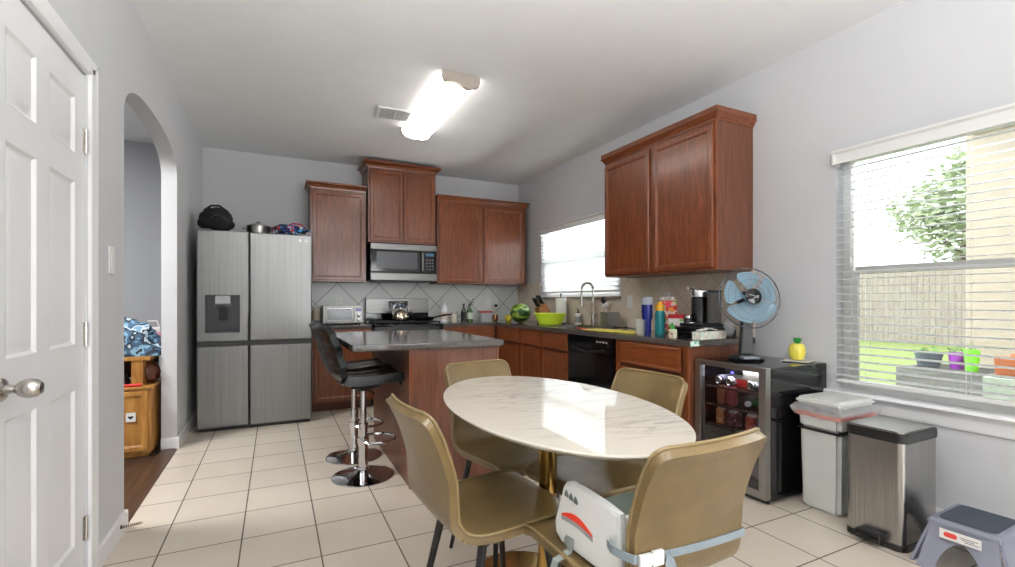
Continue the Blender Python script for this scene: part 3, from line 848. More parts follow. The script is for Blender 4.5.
b = MB(); b.tube(pts, .009, 10); b.build('spout', NICKEL, fc)
sp = []
n = 230; tot = len(pts) - 1
for i in range(n):
    u = i / (n - 1) * tot; k = min(int(u), tot - 1); q = Vector(pts[k]).lerp(Vector(pts[k + 1]), u - k)
    t = (Vector(pts[k + 1]) - Vector(pts[k])).normalized(); s1 = t.cross(Vector((.5, .8, .1))).normalized(); s2 = t.cross(s1)
    a = i * 1.25; sp.append(q + (s1 * math.cos(a) + s2 * math.sin(a)) * .014)
b = MB(); b.tube(sp, .0022, 5); b.build('spring', NICKEL, fc)
b = MB(); b.lathe([(.012, .02), (.016, 0), (.017, -.09), (.02, -.1), (.001, -.101)], (-.10, .06, .30), 14); b.build('spray_head', NICKEL, fc)
b = MB(); b.cyl((0, 0, .26), (-.09, .054, .25), .006); b.lathe([(.02, -.008), (.02, .008)], (-.10, .06, .25), 14); b.build('docking_arm', NICKEL, fc)
b = MB(); b.cyl((0, -.015, .09), (-.01, -.075, .12), .007, .005); b.build('lever', NICKEL, fc)

# ------------------------------------------------------------------ island
it = thing('kitchen_island', 'cherry wood kitchen island base below the dark worktop', 'kitchen island', (.735, 2.845, 0))
b = MB(); b.box(0, .585, 0, 1.185, 0, .846); b.build('carcass', WOODP, it)
b = MB()
b.box(-.006, .004, -.006, .004, 0, .846); b.box(.578, .591, -.006, .006, 0, .846)
b.build('corner_trim', WOOD, it)
for i in range(2):
    b = MB(); b.panel(-1.16 + i * .58, -.60 + i * .58, .11, .81, 0, .016, RING_D)
    o = b.build('door', WOOD, it, angle=20); o.rotation_euler = (0, 0, R(90)); o.location = (.5855, 0, 0); o.location.y = 1.17
    o.location.x = .5852
b = MB(); b.box(.395, 1.352, 2.812, 4.06, .8465, .887, .006, 2)
tag(b.build('worktop', GRANITE), 'dark glossy worktop of the island overhanging the bar stools', 'worktop')

# ------------------------------------------------------------------ appliances
# fridge
fg = thing('refrigerator', 'large stainless four-door refrigerator with water dispenser', 'refrigerator', (-.613, 4.825, 0))
FW, FH = .925, 1.760
b = MB(); b.box(.004, FW - .004, .065, .82, .02, FH - .01, .004); b.build('cabinet', mat('fridge_side', (120, 120, 122), .5, .3, var=.02), fg)
def fdoor(x0, x1, z0, z1, name='door', hole=None):
    b = MB()
    if not hole: b.box(x0, x1, 0, .06, z0, z1, .012, 3)
    else:
        hx0, hx1, hz0, hz1 = hole
        # front skin around the dispenser recess, rounded outer edge from thin side walls
        xs = [x0 + .012, hx0, hx1, x1 - .012]; zs = [z0 + .012, hz0, hz1, z1 - .012]
        for i in range(3):
            for j in range(3):
                if (i, j) == (1, 1): continue
                b._add([(xs[i], 0, zs[j]), (xs[i + 1], 0, zs[j]), (xs[i + 1], 0, zs[j + 1]), (xs[i], 0, zs[j + 1])], [(0, 1, 2, 3)])
        bmesh.ops.remove_doubles(b.bm, verts=b.bm.verts, dist=1e-5)
        P = [(.012, 0), (.0035, .0035), (0, .012), (0, .06)]
        v = []; f = []
        for i, y in P: v += [(x0 + i, y, z0 + i), (x1 - i, y, z0 + i), (x1 - i, y, z1 - i), (x0 + i, y, z1 - i)]
        for j in range(3):
            for k in range(4): f.append((j * 4 + k, j * 4 + (k + 1) % 4, j * 4 + 4 + (k + 1) % 4, j * 4 + 4 + k))
        f.append((12, 13, 14, 15)); b._add(v, f)
    o = b.build(name, FRIDGE_STEEL, fg); return o
XS = .403
DH = (.066, .331, .862, 1.195)
fdoor(.002, XS - .003, .785, FH, 'door', DH)
fdoor(XS + .003, FW - .002, .785, FH)
fdoor(.002, XS - .003, .03, .745)
fdoor(XS + .003, FW - .002, .03, .745)
b = MB(); b.box(.006, FW - .006, .02, .064, .74, .79); b.build('grip_channel', mat('channel_dark', (46, 46, 48), .4), fg)
dp = MB(); x0, x1, z0, z1 = DH
dp.box(x0, x1, .045, .055, z0, z1); dp.box(x0, x0 + .006, -.001, .05, z0, z1); dp.box(x1 - .006, x1, -.001, .05, z0, z1); dp.box(x0, x1, -.001, .05, z1 - .006, z1); dp.box(x0, x1, -.001, .05, z0, z0 + .012)
disp = dp.build('dispenser', mat('dispenser_grey', (58, 60, 64), .3), fg)
b = MB(); b.prism([(-.002, z1 - .008), (.05, z1 - .008), (.05, z1 - .12), (.02, z1 - .10), (-.002, z1 - .075)], x0 + .075, x1 - .075, 'X', bev=.004); b.build('nozzle_housing', mat('dispenser_silver', (168, 170, 174), .3, .6), disp)
b = MB(); b.prism([(.02, z1 - .115), (.03, z1 - .115), (.042, z1 - .22), (.032, z1 - .225)], x0 + .1, x1 - .1, 'X', bev=.003); b.build('paddle', BLACKP, disp)
b = MB(); b.cyl((XS + .42, -.0012, 1.705), (XS + .42, .001, 1.705), .013, seg=20); lg = b.build('badge', mat('badge_white', (232, 232, 232), .3), fg)
text_mesh('LG', .03, mat('badge_text', (226, 226, 228), .3), 'badge_lettering', fg, Matrix.Translation((XS + .468, -.0008, 1.705)) @ Matrix.Rotation(R(90), 4, 'X'))
b = MB(); b.box(.02, FW - .02, .03, .06, .002, .03); b.build('toe_grille', BLACKP, fg)
b = MB()
for xx in (.06, FW - .06): b.box(xx - .05, xx + .05, .02, .14, FH - .009, FH + .012, .004)
b.build('hinge_cover', mat('fridge_side', (120, 120, 122)), fg)
# paper note on the fridge side
b = MB(); b.box(FW - .0035, FW - .002, .10, .2, 1.45, 1.6); b.build('paper_note', PLASTIC_W, fg, label='white paper note stuck on the side')

# microwave
mw = thing('microwave', 'stainless over-the-range microwave below the highest cabinet', 'microwave', (.947, 5.395, 1.372))
b = MB(); b.box(0, .765, .02, .405, 0, .42, .004); b.build('case', BLACKP, mw)
b = MB(); b.box(.002, .565, -.008, .019, .10, .345, .004); b.build('door_glass', BLACKG, mw)
b = MB()
for x0, x1, z0, z1 in ((.002, .763, .35, .418), (.002, .763, .004, .085)): b.box(x0, x1, -.012, .019, z0, z1, .005)
b.build('steel_trim', STEELD, mw)
b = MB(); b.box(.07, .53, -.0095, -.0075, .135, .325, .0005); b.build('window_screen', mat('mesh_grey', (72, 74, 78), .25), mw)
b = MB(); b.box(.6, .763, -.008, .019, .09, .348, .004); kp = b.build('control_panel', BLACKG, mw)
b = MB(); b.box(.63, .73, -.0095, -.0078, .29, .325); b.build('display', mat('mw_display', (52, 96, 120), .2), kp)
b = MB()
for i in range(4):
    for j in range(3): b.box(.635 + j * .034, .655 + j * .034, -.009, -.0078, .13 + i * .036, .147 + i * .036)
b.build('keys', mat('mw_keys', (90, 92, 96), .4), kp)
b = MB(); b.tube([(.58, -.008, .1), (.582, -.04, .12), (.582, -.05, .22), (.582, -.04, .32), (.58, -.008, .34)], .012, 10); b.build('handle', STEEL, mw)
b = MB(); b.box(.05, .72, .05, .38, -.012, .0); b.build('vent_grille', BLACKP, mw)

# range
rg = thing('gas_range', 'stainless gas range with black cooktop between the base cabinets', 'stove', (.947, 5.165, 0))
b = MB(); b.box(.002, .763, .02, .6, .05, .86); b.build('body', BLACKP, rg)
b = MB(); b.box(.004, .761, -.012, .02, .15, .70, .006); b.build('oven_door', STEELH, rg)
b = MB(); b.cyl((.06, -.05, .66), (.70, -.05, .66), .012); b.cyl((.09, -.05, .66), (.09, -.01, .66), .008); b.cyl((.67, -.05, .66), (.67, -.01, .66), .008); b.build('oven_handle', STEELH, rg)
b = MB(); b.box(.002, .763, -.012, .6, .86, .885, .004); b.build('cooktop', BLACKG, rg)
b = MB(); b.prism([(-.03, .74), (-.012, .86), (.02, .86), (.02, .72)], .002, .763, 'X', bev=.004); b.build('knob_panel', BLACKG, rg)
for i in range(5):
    b = MB(); b.lathe([(.022, 0), (.02, .02), (.001, .022)], seg=16, mtx=Matrix.Translation((.1 + i * .142, -.022, .80)) @ Matrix.Rotation(R(82), 4, 'X')); b.build('knob', BLACKP, rg)
b = MB(); b.box(.004, .761, .545, .6, .995, 1.172, .006); b.build('backguard', STEELD, rg)
b = MB(); b.box(.006, .759, .555, .6, .886, .994); b.build('backguard_base', BLACKG, rg)
b = MB(); b.box(.27, .50, .541, .5445, 1.05, 1.14, .001); b.build('clock_panel', BLACKG, rg)
b = MB()
for i in range(4): b.box(.30 + i * .045, .325 + i * .045, .5395, .5408, 1.085, 1.11)
b.build('clock_digits', mat('digits_pale', (150, 170, 210), .4), rg)
for k in range(2):
    b = MB(); xo = .02 + k * .375
    for yy in (.05, .18, .31, .44): b.box(xo, xo + .355, yy, yy + .012, .902, .914, .002)
    for xx in (.0, .115, .23, .343): b.box(xo + xx, xo + xx + .012, .05, .452, .896, .91, .002)
    for xx in (0, .343):
        for yy in (.05, .44): b.box(xo + xx, xo + xx + .012, yy, yy + .012, .8855, .9)
    b.build('burner_grate', BLACKM, rg)
for xx in (.18, .58):
    for yy in (.14, .38):
        b = MB(); b.lathe([(.001, .012), (.03, .012), (.035, .006), (.05, .002), (.05, .0)], (xx, yy, .8855), 18); b.build('burner', BLACKM, rg)

# drinks fridge
wf = thing('drinks_fridge', 'glass-door steel drinks fridge at the end of the counter', 'drinks fridge', (2.440, 2.222, 0), R(-90))
WW, WD, WH = .497, .56, .766
b = MB()
t_ = .03
b.box(0, t_, .045, WD, .02, WH, .003); b.box(WW - t_, WW, .045, WD, .02, WH, .003); b.box(t_, WW - t_, .045, WD, WH - .035, WH - .0002); b.box(t_, WW - t_, .045, WD, .02, .07); b.box(t_, WW - t_, WD - .03, WD, .07, WH - .035)
b.build('case', BLACKG, wf)
b = MB(); fw_ = .045
for x0, x1, z0, z1 in ((0, fw_, .03, WH), (WW - fw_, WW, .03, WH), (fw_, WW - fw_, WH - .03, WH), (fw_, WW - fw_, .03, .03 + fw_)): b.box(x0, x1, 0, .042, z0, z1, .003)
dfr = b.build('door', STEELH, wf)
b = MB(); b.box(fw_, WW - fw_, .016, .022, .075, WH - .03); b.build('door_glass', glass_mat('door_pane', (238, 240, 242), .97), dfr)
b = MB(); b.box(.01, WW - .01, .03, .05, .003, .029); b.build('kick_plate', BLACKP, wf)
SHZ = (.60, .485, .36, .22)
for z in SHZ:
    b = MB()
    for i in range(14): b.cyl((.034 + i * .033, .065, z), (.034 + i * .033, WD - .04, z), .002, seg=6)
    b.box(.031, WW - .031, .06, .068, z - .006, z + .006); b.box(.031, WW - .031, WD - .06, WD - .05, z - .003, z + .003)
    b.build('shelf', NICKEL, wf)
b = MB(); b.box(.18, .30, .06, .085, WH - .07, WH - .0355, .003); ctl = b.build('control_strip', BLACKP, wf)
b = MB(); b.box(.05, WW - .05, .05, .20, WH - .0365, WH - .0352); b.build('fill_strip', mat('cool_fill', (235, 240, 255), .4, emit=14.), wf)  # hidden glowing strip added to brighten the shelves below
b = MB(); b.box(.225, .245, .0585, .061, WH - .068, WH - .055); b.build('blue_light', mat('blue_led', (110, 100, 255), .4, emit=3.), ctl)
def at_wf(x, y, z):  # drinks fridge local -> world
    return (2.440 + y, 2.222 - x, z)
b = MB(); b.box(-.115, .115, -.004, .004, -.028, .028, .002)
pc = b.build('pale_tray', mat('cream_plastic', (226, 214, 196), .5), loc=at_wf(.345, .075, .697), rot=(0, 0, R(-90))); tag(pc, 'cream carton front at the top of the drinks fridge', 'carton')
def can(loc, m, label, grp, lying=True):
    t = thing('drink_can', label, 'can', loc, 0, grp)
    mt = Matrix.Rotation(R(90), 4, 'Y') if lying else Matrix.Identity(4)
    b = MB(); b.lathe([(.022, .0), (.031, .008), (.032, .02), (.032, .10), (.026, .115)], seg=20, mtx=mt); b.build('body', m, t)
    b = MB(); b.lathe([(.001, -.0), (.018, -.002), (.0215, -.006), (.0225, .0005)], seg=20, mtx=mt); b.build('lid', NICKEL, t)
    return t
cm = [mat('can_silver', (176, 178, 182), .25, .8), mat('can_dark', (70, 66, 74), .3, .6), mat('can_red', (170, 36, 32), .35, .3), mat('can_copper', (176, 112, 84), .35, .4)]
zc = SHZ[0] + .0085 + .032
can(at_wf(.110, .09, zc), cm[1], 'dark drink can lying end-on at the left of the top fridge shelf', 'cans lying on the top fridge shelf')
can(at_wf(.188, .09, zc), cm[0], 'silver drink can lying second from left on the top fridge shelf', 'cans lying on the top fridge shelf')
can(at_wf(.335, .09, zc), cm[0], 'silver drink can lying right of the red pack in the drinks fridge', 'cans lying on the top fridge shelf')
can(at_wf(.41, .09, zc), mat('can_white', (214, 214, 216), .3, .3), 'white drink can lying at the right end of the top fridge shelf', 'cans lying on the top fridge shelf')
b = MB(); b.box(-.03, .03, -.06, .06, 0, .065, .004); tag(b.build('drink_pack', cm[2], loc=at_wf(.262, .15, SHZ[0] + .0065)), 'red drink pack on the top shelf of the drinks fridge', 'drink pack')
for x, m, lb in ((.115, cm[3], 'copper drink can standing leftmost on the second fridge shelf'), (.185, mat('can_rose', (150, 70, 74), .4, .3), 'reddish drink can standing second on the second fridge shelf'), (.42, mat('can_tan', (150, 128, 108), .4, .3), 'tan drink can standing at the right of the second fridge shelf')):
    can(at_wf(x, .12, SHZ[1] + .0065), m, lb, 'cans standing on the second fridge shelf', False)
bt = thing('glass_bottle', 'green bottle lying with its white cap towards the fridge door', 'bottle', at_wf(.315, .085, SHZ[1] + .0065 + .034))
mt = Matrix.Rotation(R(90), 4, 'Y')
b = MB(); b.lathe([(.012, .02), (.013, .05), (.03, .09), (.034, .11), (.034, .27), (.03, .275)], seg=18, mtx=mt); b.build('body', mat('bottle_green', (48, 120, 76), .15), bt)
b = MB(); b.lathe([(.016, 0), (.016, .02)], seg=16, mtx=mt); b.build('cap', PLASTIC_W, bt)
for x, c, lb, h in ((.12, (188, 120, 72), 'orange juice carton leftmost on the third fridge shelf', .105), (.20, (96, 48, 60), 'dark red carton beside the orange carton in the drinks fridge', .095), (.33, (176, 74, 56), 'red carton right of centre on the third fridge shelf', .10), (.405, (110, 100, 130), 'purple grey carton at the right of the third fridge shelf', .10)):
    b = MB(); b.box(-.03, .03, -.03, .03, 0, h - .02, .002); b.prism([(-.03, h - .021), (.03, h - .021), (0, h)], -.03, .03, 'Y')
    tag(b.build('juice_carton', patch_mat('carton_%d' % int(x * 1000), [c, tuple(min(255, k + 40) for k in c), c, (200, 190, 180)], 40), loc=at_wf(x, .12, SHZ[2] + .0065)), lb, 'carton', 'cartons on the third fridge shelf')
for x, c, lb in ((.28, (150, 60, 50), 'red brown package on the fourth fridge shelf, left'), (.39, (120, 110, 104), 'grey package on the fourth fridge shelf, right')):
    b = MB(); b.box(-.045, .045, -.06, .06, 0, .085, .012); tag(b.build('food_package', patch_mat('package_%d' % int(x * 100), [c, tuple(k // 2 for k in c), (160, 150, 140)], 30), loc=at_wf(x, .13, SHZ[3] + .0065)), lb, 'package', 'packages low in the drinks fridge')
b = MB(); b.ball((0, 0, .06), .06, .1, .06, amp=.15, seed=3, flat=-.06); tag(b.build('plastic_bag', FILM, loc=at_wf(.37, .16, .071)), 'clear plastic bag of food on the floor of the drinks fridge', 'bag')

# ------------------------------------------------------------------ table and chairs
TX, TY, TZ = .888, 1.48, .775
TA, TB, TR = .356, .630, R(-5)
tb = thing('dining_table', 'oval white marble dining table on a brass tulip pedestal', 'table', (TX, TY, 0), TR)
b = MB()
b.lathe([(.001, TZ - .022), (.90, TZ - .022), (.955, TZ - .019), (.99, TZ - .009), (1.0, TZ - .004), (.998, TZ - .001), (.994, TZ), (.985, TZ), (.9, TZ), (.5, TZ), (.001, TZ)], seg=96, sx=TA, sy=TB)
b.build('tabletop', MARBLE, tb, angle=40)
b = MB()
prof = [(.30, 0), (.305, .003), (.30, .007), (.25, .013), (.18, .021), (.12, .034), (.082, .055), (.058, .09), (.044, .14), (.036, .21), (.032, .30), (.031, .45), (.033, .60), (.042, .68), (.07, .73), (.11, .752)]
v = []; f = []; n = 40
for r, z in prof:
    k = min(1, max(0, (r - .06) / .24)) if z < .1 else 0
    for i in range(n):
        a = 2 * PI * i / n; v.append((r * math.cos(a) * (1 - .05 * k), r * math.sin(a) * (1 + .5 * k), z))
for j in range(len(prof) - 1):
    for i in range(n): f.append((j * n + i, j * n + (i + 1) % n, (j + 1) * n + (i + 1) % n, (j + 1) * n + i))
f.append(tuple(range(n))[::-1]); f.append(tuple((len(prof) - 1) * n + i for i in range(n))); b._add(v, f)
b.build('pedestal', BRASS, tb, angle=50)

# chair: facing local +Y
SP = [(.222, .440), (.230, .456), (.220, .471), (.185, .480), (.05, .478), (-.06, .472), (-.125, .472), (-.172, .486), (-.197, .520), (-.210, .57), (-.230, .66), (-.257, .745), (-.286, .807), (-.302, .834)]
def catmull(P, u):
    n = len(P) - 1; x = u * n; i = min(int(x), n - 1); t = x - i
    p0, p1, p2, p3 = P[max(i - 1, 0)], P[i], P[i + 1], P[min(i + 2, n)]
    return tuple(.5 * ((2 * p1[k]) + (-p0[k] + p2[k]) * t + (2 * p0[k] - 5 * p1[k] + 4 * p2[k] - p3[k]) * t * t + (-p0[k] + 3 * p1[k] - 3 * p2[k] + p3[k]) * t ** 3) for k in (0, 1))
arc = [0]
NS = 60
prev = catmull(SP, 0)
for i in range(1, NS * 4 + 1):
    q = catmull(SP, i / (NS * 4)); arc.append(arc[-1] + math.dist(q, prev)); prev = q
def at_len(s):
    L = s * arc[-1]
    import bisect
    k = min(max(bisect.bisect_left(arc, L), 1), len(arc) - 1)
    t = (L - arc[k - 1]) / max(1e-9, arc[k] - arc[k - 1])
    return catmull(SP, (k - 1 + t) / (NS * 4))
def half_w(s):
    base = .196 + .006 * math.exp(-((s - .25) / .2) ** 2) - .016 * min(1, max(0, (s - .42) / .18))
    r = .034 / arc[-1]
    for e in (s, 1 - s):
        if e < r: base -= .034 * (1 - math.sqrt(max(0, 1 - (1 - e / r) ** 2)))
    return base
def shell(s, t):
    y, z = at_len(s)
    w = half_w(s); x = (t * 2 - 1) * w
    k = (x / .21) ** 2
    bk = min(1, max(0, (s - .58) / .15))
    return (x, y + .028 * k * bk, z + .006 * k * (1 - bk) - .012 * k * max(0, 1 - s / .12))
SPL = .54
def sub_s(u, a, c): return a + (c - a) * u
def make_chair(label, group):
    t = thing('dining_chair', label, 'chair', (0, 0, 0), 0, group)
    def ease(u): return u
    b = MB(); b.grid(lambda u, v: shell(sub_s(.0 + u, 0, SPL), v), 72, 18, .026); b.build('seat', LEATHER, t, angle=70)
    b = MB(); b.grid(lambda u, v: shell(sub_s(u, SPL, 1), v), 72, 18, .026); b.build('backrest', LEATHER, t, angle=70)
    rim = []
    m = 140
    for i in range(m + 1): rim.append(Vector(shell(i / m, 0)))
    for j in range(1, 12): rim.append(Vector(shell(1, j / 12)))
    for i in range(m, -1, -1): rim.append(Vector(shell(i / m, 1)))
    for j in range(11, 0, -1): rim.append(Vector(shell(0, j / 12)))
    b = MB(); b.tube(rim, .0052, 7, closed=True); b.build('piping', PIPING, t, angle=80)
    b = MB()
    b.box(-.165, .165, .10, .125, .426, .449, .004); b.box(-.165, .165, -.115, -.09, .426, .446, .004); b.box(-.012, .012, -.1, .11, .428, .446)
    b.build('under_frame', BLACKM, t)
    for sx in (-1, 1):
        for y0, y1 in ((.112, .165), (-.102, -.195)):
            b = MB(); b.cyl((sx * .145, y0, .444), (sx * .195, y1, 0), .0145, .0085, 12); b.build('leg', BLACKM, t)
    return t
CH = 'tan leather dining chairs around the table'
ch0 = make_chair('tan dining chair left of the table, seen from its side', CH)
def face(dx, dy): return math.atan2(dy, dx) - PI / 2
ch0.location = (.642, 1.435, 0); ch0.rotation_euler = (0, 0, face(math.cos(R(4)), math.sin(R(4))))
dup(ch0, (.955, 1.925, 0), face(.17, -.985), 'tan dining chair at the far end of the table, in front of the island', CH)
dup(ch0, (1.155, 1.518, 0), face(-.995, -.1), 'tan dining chair right of the table, backed against the drinks fridge side', CH)
dup(ch0, (.874, 1.038, 0), face(-.05, 1), 'tan dining chair nearest the camera, carrying the white booster seat', CH)

# booster seat strapped on the nearest chair (same frame as that chair)
bs = thing('booster_seat', 'white plastic booster seat strapped on the nearest dining chair', 'booster seat', (.876, 1.030, .486), face(-.05, 1))
WB = mat('booster_white', (224, 226, 224), .4, var=.01)
def side_plate(x0, x1):
    b = MB(); P = [(-.14, .0), (.07, .0), (.098, .018), (.102, .05), (.064, .152), (.052, .170), (.03, .176), (.0, .172), (-.10, .166), (-.155, .162), (-.165, .03)]
    b.prism(P, x0, x1, 'X', bev=.006); return b
side_plate(-.176, -.150).build('side_panel', WB, bs); side_plate(.150, .176).build('side_panel', WB, bs)
b = MB(); b.box(-.149, .149, -.125, .115, .03, .07, .012); b.build('seat_pan', mat('booster_grey', (150, 168, 162), .5), bs)
b = MB(); b.box(-.149, .149, -.162, -.134, .03, .15, .01); b.build('back_panel', WB, bs)
def plate_x(pts, name, m): # thin shape on the outer face of the left side panel
    b = MB(); b.prism(pts, -.1775, -.1758, 'X'); return b.build(name, m, bs)
RED = mat('booster_red', (206, 52, 30), .45); GRY = mat('booster_slot', (150, 152, 150), .6)
top = [(.066 - .13 * i / 10, .082 - .006 * i / 10 + .020 * math.sin(PI * i / 10)) for i in range(11)]; bot = [(.066 - .13 * i / 10, .078 - .006 * i / 10 + .006 * math.sin(PI * i / 10)) for i in range(11)]
plate_x(top + bot[::-1], 'red_strip', RED)
bot2 = [(y, z - .012) for y, z in bot]
plate_x([(y, z - .0012) for y, z in bot] + bot2[::-1], 'slot', GRY)
for k in range(3):
    cy_, cz_ = .044 - k * .020, .142 - k * .002
    plate_x([(cy_ + .008, cz_ - .008), (cy_ - .008, cz_ - .009), (cy_ - .009, cz_ - .001), (cy_, cz_ + .011), (cy_ + .008, cz_)], 'drop_mark', mat('mark_grey', (96, 104, 102), .5))
plate_x([(.055, .002), (.03, .002), (.032, .02), (.043, .034), (.053, .02)], 'foot_notch', mat('notch_grey', (120, 124, 122), .6))
STRAP = mat('strap_grey', (126, 138, 145), .75, var=.05, bump=.3, bscale=300)
def strap_mesh(path, hw, th=.0016):
    """webbing: path of (point, width direction)"""
    b = MB(); pts = [Vector(p) for p, _ in path]
    A = []
    for i, (p, wv) in enumerate(path):
        t = (pts[min(i + 1, len(pts) - 1)] - pts[max(i - 1, 0)]).normalized(); w = Vector(wv).normalized(); n = t.cross(w).normalized()
        p = Vector(p); A.append([b.bm.verts.new(p + w * hw + n * th), b.bm.verts.new(p - w * hw + n * th), b.bm.verts.new(p - w * hw - n * th), b.bm.verts.new(p + w * hw - n * th)])
    for i in range(len(A) - 1):
        for k in range(4): b.bm.faces.new((A[i][k], A[i][(k + 1) % 4], A[i + 1][(k + 1) % 4], A[i + 1][k]))
    b.bm.faces.new(A[0][::-1]); b.bm.faces.new(A[-1]); return b
ZS = .080
def back_y(x, z):   # outer face of the backrest at height z (booster-local z + .4965)
    s0 = .6
    best = min((abs(shell(s / 200, .5)[2] - z), s / 200) for s in range(110, 200))[1]
    y = shell(best, .5)[1]; k = (x / .21) ** 2; bk = min(1, max(0, (best - .58) / .15))
    return y + .028 * k * bk - .0265
path = [((-.165, -.10, ZS), (0, 0, 1)), ((-.193, -.150, ZS + .008), (0, 0, 1)), ((-.1985, -.182, ZS + .013), (0, 0, 1))]
for i in range(15):
    x = -.188 + .376 * i / 14; path.append(((x, back_y(x, ZS + .486) + .006, ZS - .014 * x / .2), (0, 0, 1)))
path += [((.1985, -.182, ZS - .014), (0, 0, 1)), ((.193, -.150, ZS - .010), (0, 0, 1)), ((.165, -.10, ZS), (0, 0, 1))]
strap_mesh(path, .0095).build('back_strap', STRAP, bs)
bx = -.150; by = back_y(bx, ZS + .486) - .001
bz = MB()
bz.box(-.036, .002, -.006, .006, -.017, .017, .003); bz.box(.004, .040, -.0075, .0075, -.0195, .0195, .004); bz.box(.010, .034, -.009, -.0065, -.006, .006, .001); bz.box(.002, .008, -.004, .004, -.012, .012)
bo = bz.build('buckle', PLASTIC_W, bs, label='white side-release buckle'); bo.location = (bx, by, ZS + .0105); bo.rotation_euler = (0, 0, R(-6)); bo.scale = (.85, .85, .85)
strap_mesh([((bx + .042, by - .004, ZS), (.2, 0, 1)), ((bx + .055, by - .010, ZS - .01), (.6, 0, 1)), ((bx + .066, by - .012, ZS - .05), (1, 0, .2)), ((bx + .068, by - .010, ZS - .12), (1, 0, 0)), ((bx + .064, by - .006, ZS - .20), (1, 0, 0))], .012).build('loose_strap', STRAP, bs)
strap_mesh([((-.1805, .02, .035), (0, 1, .0)), ((-.183, .022, .0), (0, 1, 0)), ((-.2255, .025, -.015), (0, 1, 0)), ((-.232, .027, -.035), (0, 1, 0)), ((-.2, .03, -.06), (0, 1, 0))], .011).build('front_strap', mat('strap_dark', (132, 138, 134), .8), bs)

# ------------------------------------------------------------------ bar stools
def make_stool(label):
    t = thing('bar_stool', label, 'bar stool', (.515, 3.19, 0), R(-90), 'black bar stools at the island')   # facing local +Y -> world +X
    b = MB(); b.lathe([(.001, 0), (.195, 0), (.197, .004), (.190, .009), (.12, .024), (.06, .038), (.035, .05), (.034, .062)], seg=40); b.build('base', CHROME, t)
    b = MB(); b.lathe([(.030, .06), (.030, .12), (.0285, .125), (.0285, .33)], seg=20); b.lathe([(.031, .325), (.031, .345), (.02, .35)], seg=20); b.lathe([(.020, .34), (.020, .60)], seg=18); b.build('column', CHROME, t)
    b = MB(); r = .118
    pts = [(.0, -.03, .225)] + [(r * math.cos(a), .09 + r * .95 * math.sin(a), .235) for a in [R(215 - i * 250 / 22) for i in range(23)]]
    pts = [(-.02, .02, .235)] + [(-r * math.cos(a) * 1., .10 - .95 * r * math.cos(0) + r + r * math.sin(a) - .02, .235) for a in [R(-50 + i * 280 / 24) for i in range(25)]] + [(.02, .02, .235)]
    b.tube(pts, .0095, 9); b.lathe([(.036, .215), (.036, .255)], seg=18); b.build('footrest', CHROME, t)
    b = MB(); b.box(-.09, .09, -.09, .09, .585, .60, .004); b.lathe([(.04, .56), (.05, .59)], seg=18); b.tube([(.03, .0, .585), (.14, .02, .578), (.20, .03, .574)], .005, 7); b.build('seat_plate', BLACKM, t)
    prof = [(.235, .625), (.245, .65), (.225, .675), (.12, .672), (.0, .662), (-.10, .666), (-.155, .69), (-.185, .74), (-.205, .82), (-.235, .91), (-.275, 1.0)]
    def sf(u, v):
        n = len(prof) - 1; x = u * n; i = min(int(x), n - 1); tt = x - i
        p0, p1, p2, p3 = prof[max(i - 1, 0)], prof[i], prof[i + 1], prof[min(i + 2, n)]
        y, z = (.5 * ((2 * p1[k]) + (-p0[k] + p2[k]) * tt + (2 * p0[k] - 5 * p1[k] + 4 * p2[k] - p3[k]) * tt * tt + (-p0[k] + 3 * p1[k] - 3 * p2[k] + p3[k]) * tt ** 3) for k in (0, 1))
        w = .205
        e = 1 - u
        if e < .07: w -= .06 * (1 - math.sqrt(max(0, 1 - (1 - e / .07) ** 2)))
        if u < .06: w -= .05 * (1 - math.sqrt(max(0, 1 - (1 - u / .06) ** 2)))
        xx = (v * 2 - 1) * w; k = (xx / .205) ** 2
        bk = min(1, max(0, (u - .5) / .2))
        # two seams across the back, buttoned roll look
        roll = -.007 * bk * (abs(math.sin(u * 26)) ** 6) - .004 * (1 - bk) * abs(math.sin(v * PI * 3)) ** 8
        return (xx, y + .06 * k * bk + roll, z + roll * (1 - bk) + .014 * k * (1 - bk))
    b = MB(); b.grid(lambda u, v: sf(u * .56, v), 30, 18, .055); b.build('seat', BLEATHER, t, angle=60)
    b = MB(); b.grid(lambda u, v: sf(.56 + u * .44, v), 30, 18, .042); b.build('backrest', BLEATHER, t, angle=60)
    return t
bs0 = make_stool('black leather bar stool at the island, the nearer of the two')
dup(bs0, (.520, 3.625, 0), R(-90), 'black leather bar stool at the island, the farther one beside the fridge')

# ------------------------------------------------------------------ bins and step stool
wc = thing('trash_can', 'tall grey white plastic trash can with a bag under its lid', 'trash can', (2.640, 1.668, 0), R(-90))
CANW = mat('can_grey_white', (204, 206, 202), .45, var=.02)
w_, d_ = .215, .30
def frustum(b, x0, x1, y0, y1, z0, z1, dx, dy, bev=.02):
    v = [(x0 + dx, y0 + dy, z0), (x1 - dx, y0 + dy, z0), (x1 - dx, y1 - dy, z0), (x0 + dx, y1 - dy, z0), (x0, y0, z1), (x1, y0, z1), (x1, y1, z1), (x0, y1, z1)]
    vs, fs = b._add(v, [(0, 3, 2, 1), (4, 5, 6, 7), (0, 1, 5, 4), (1, 2, 6, 5), (2, 3, 7, 6), (3, 0, 4, 7)])
    es = list({e for q in fs for e in q.edges})
    bmesh.ops.bevel(b.bm, geom=es, offset=bev, segments=3, affect='EDGES')
b = MB(); frustum(b, 0, w_, 0, d_, 0, .455, .008, .008, .018); b.build('body', CANW, wc)
b = MB(); b.box(.045, w_ - .045, .0135, .03, .012, .075, .004); b.build('foot_pedal', CANW, wc)
b = MB(); frustum(b, -.006, w_ + .006, -.008, d_ + .006, .44, .535, .006, .006, .018); b.build('rim', CANW, wc)
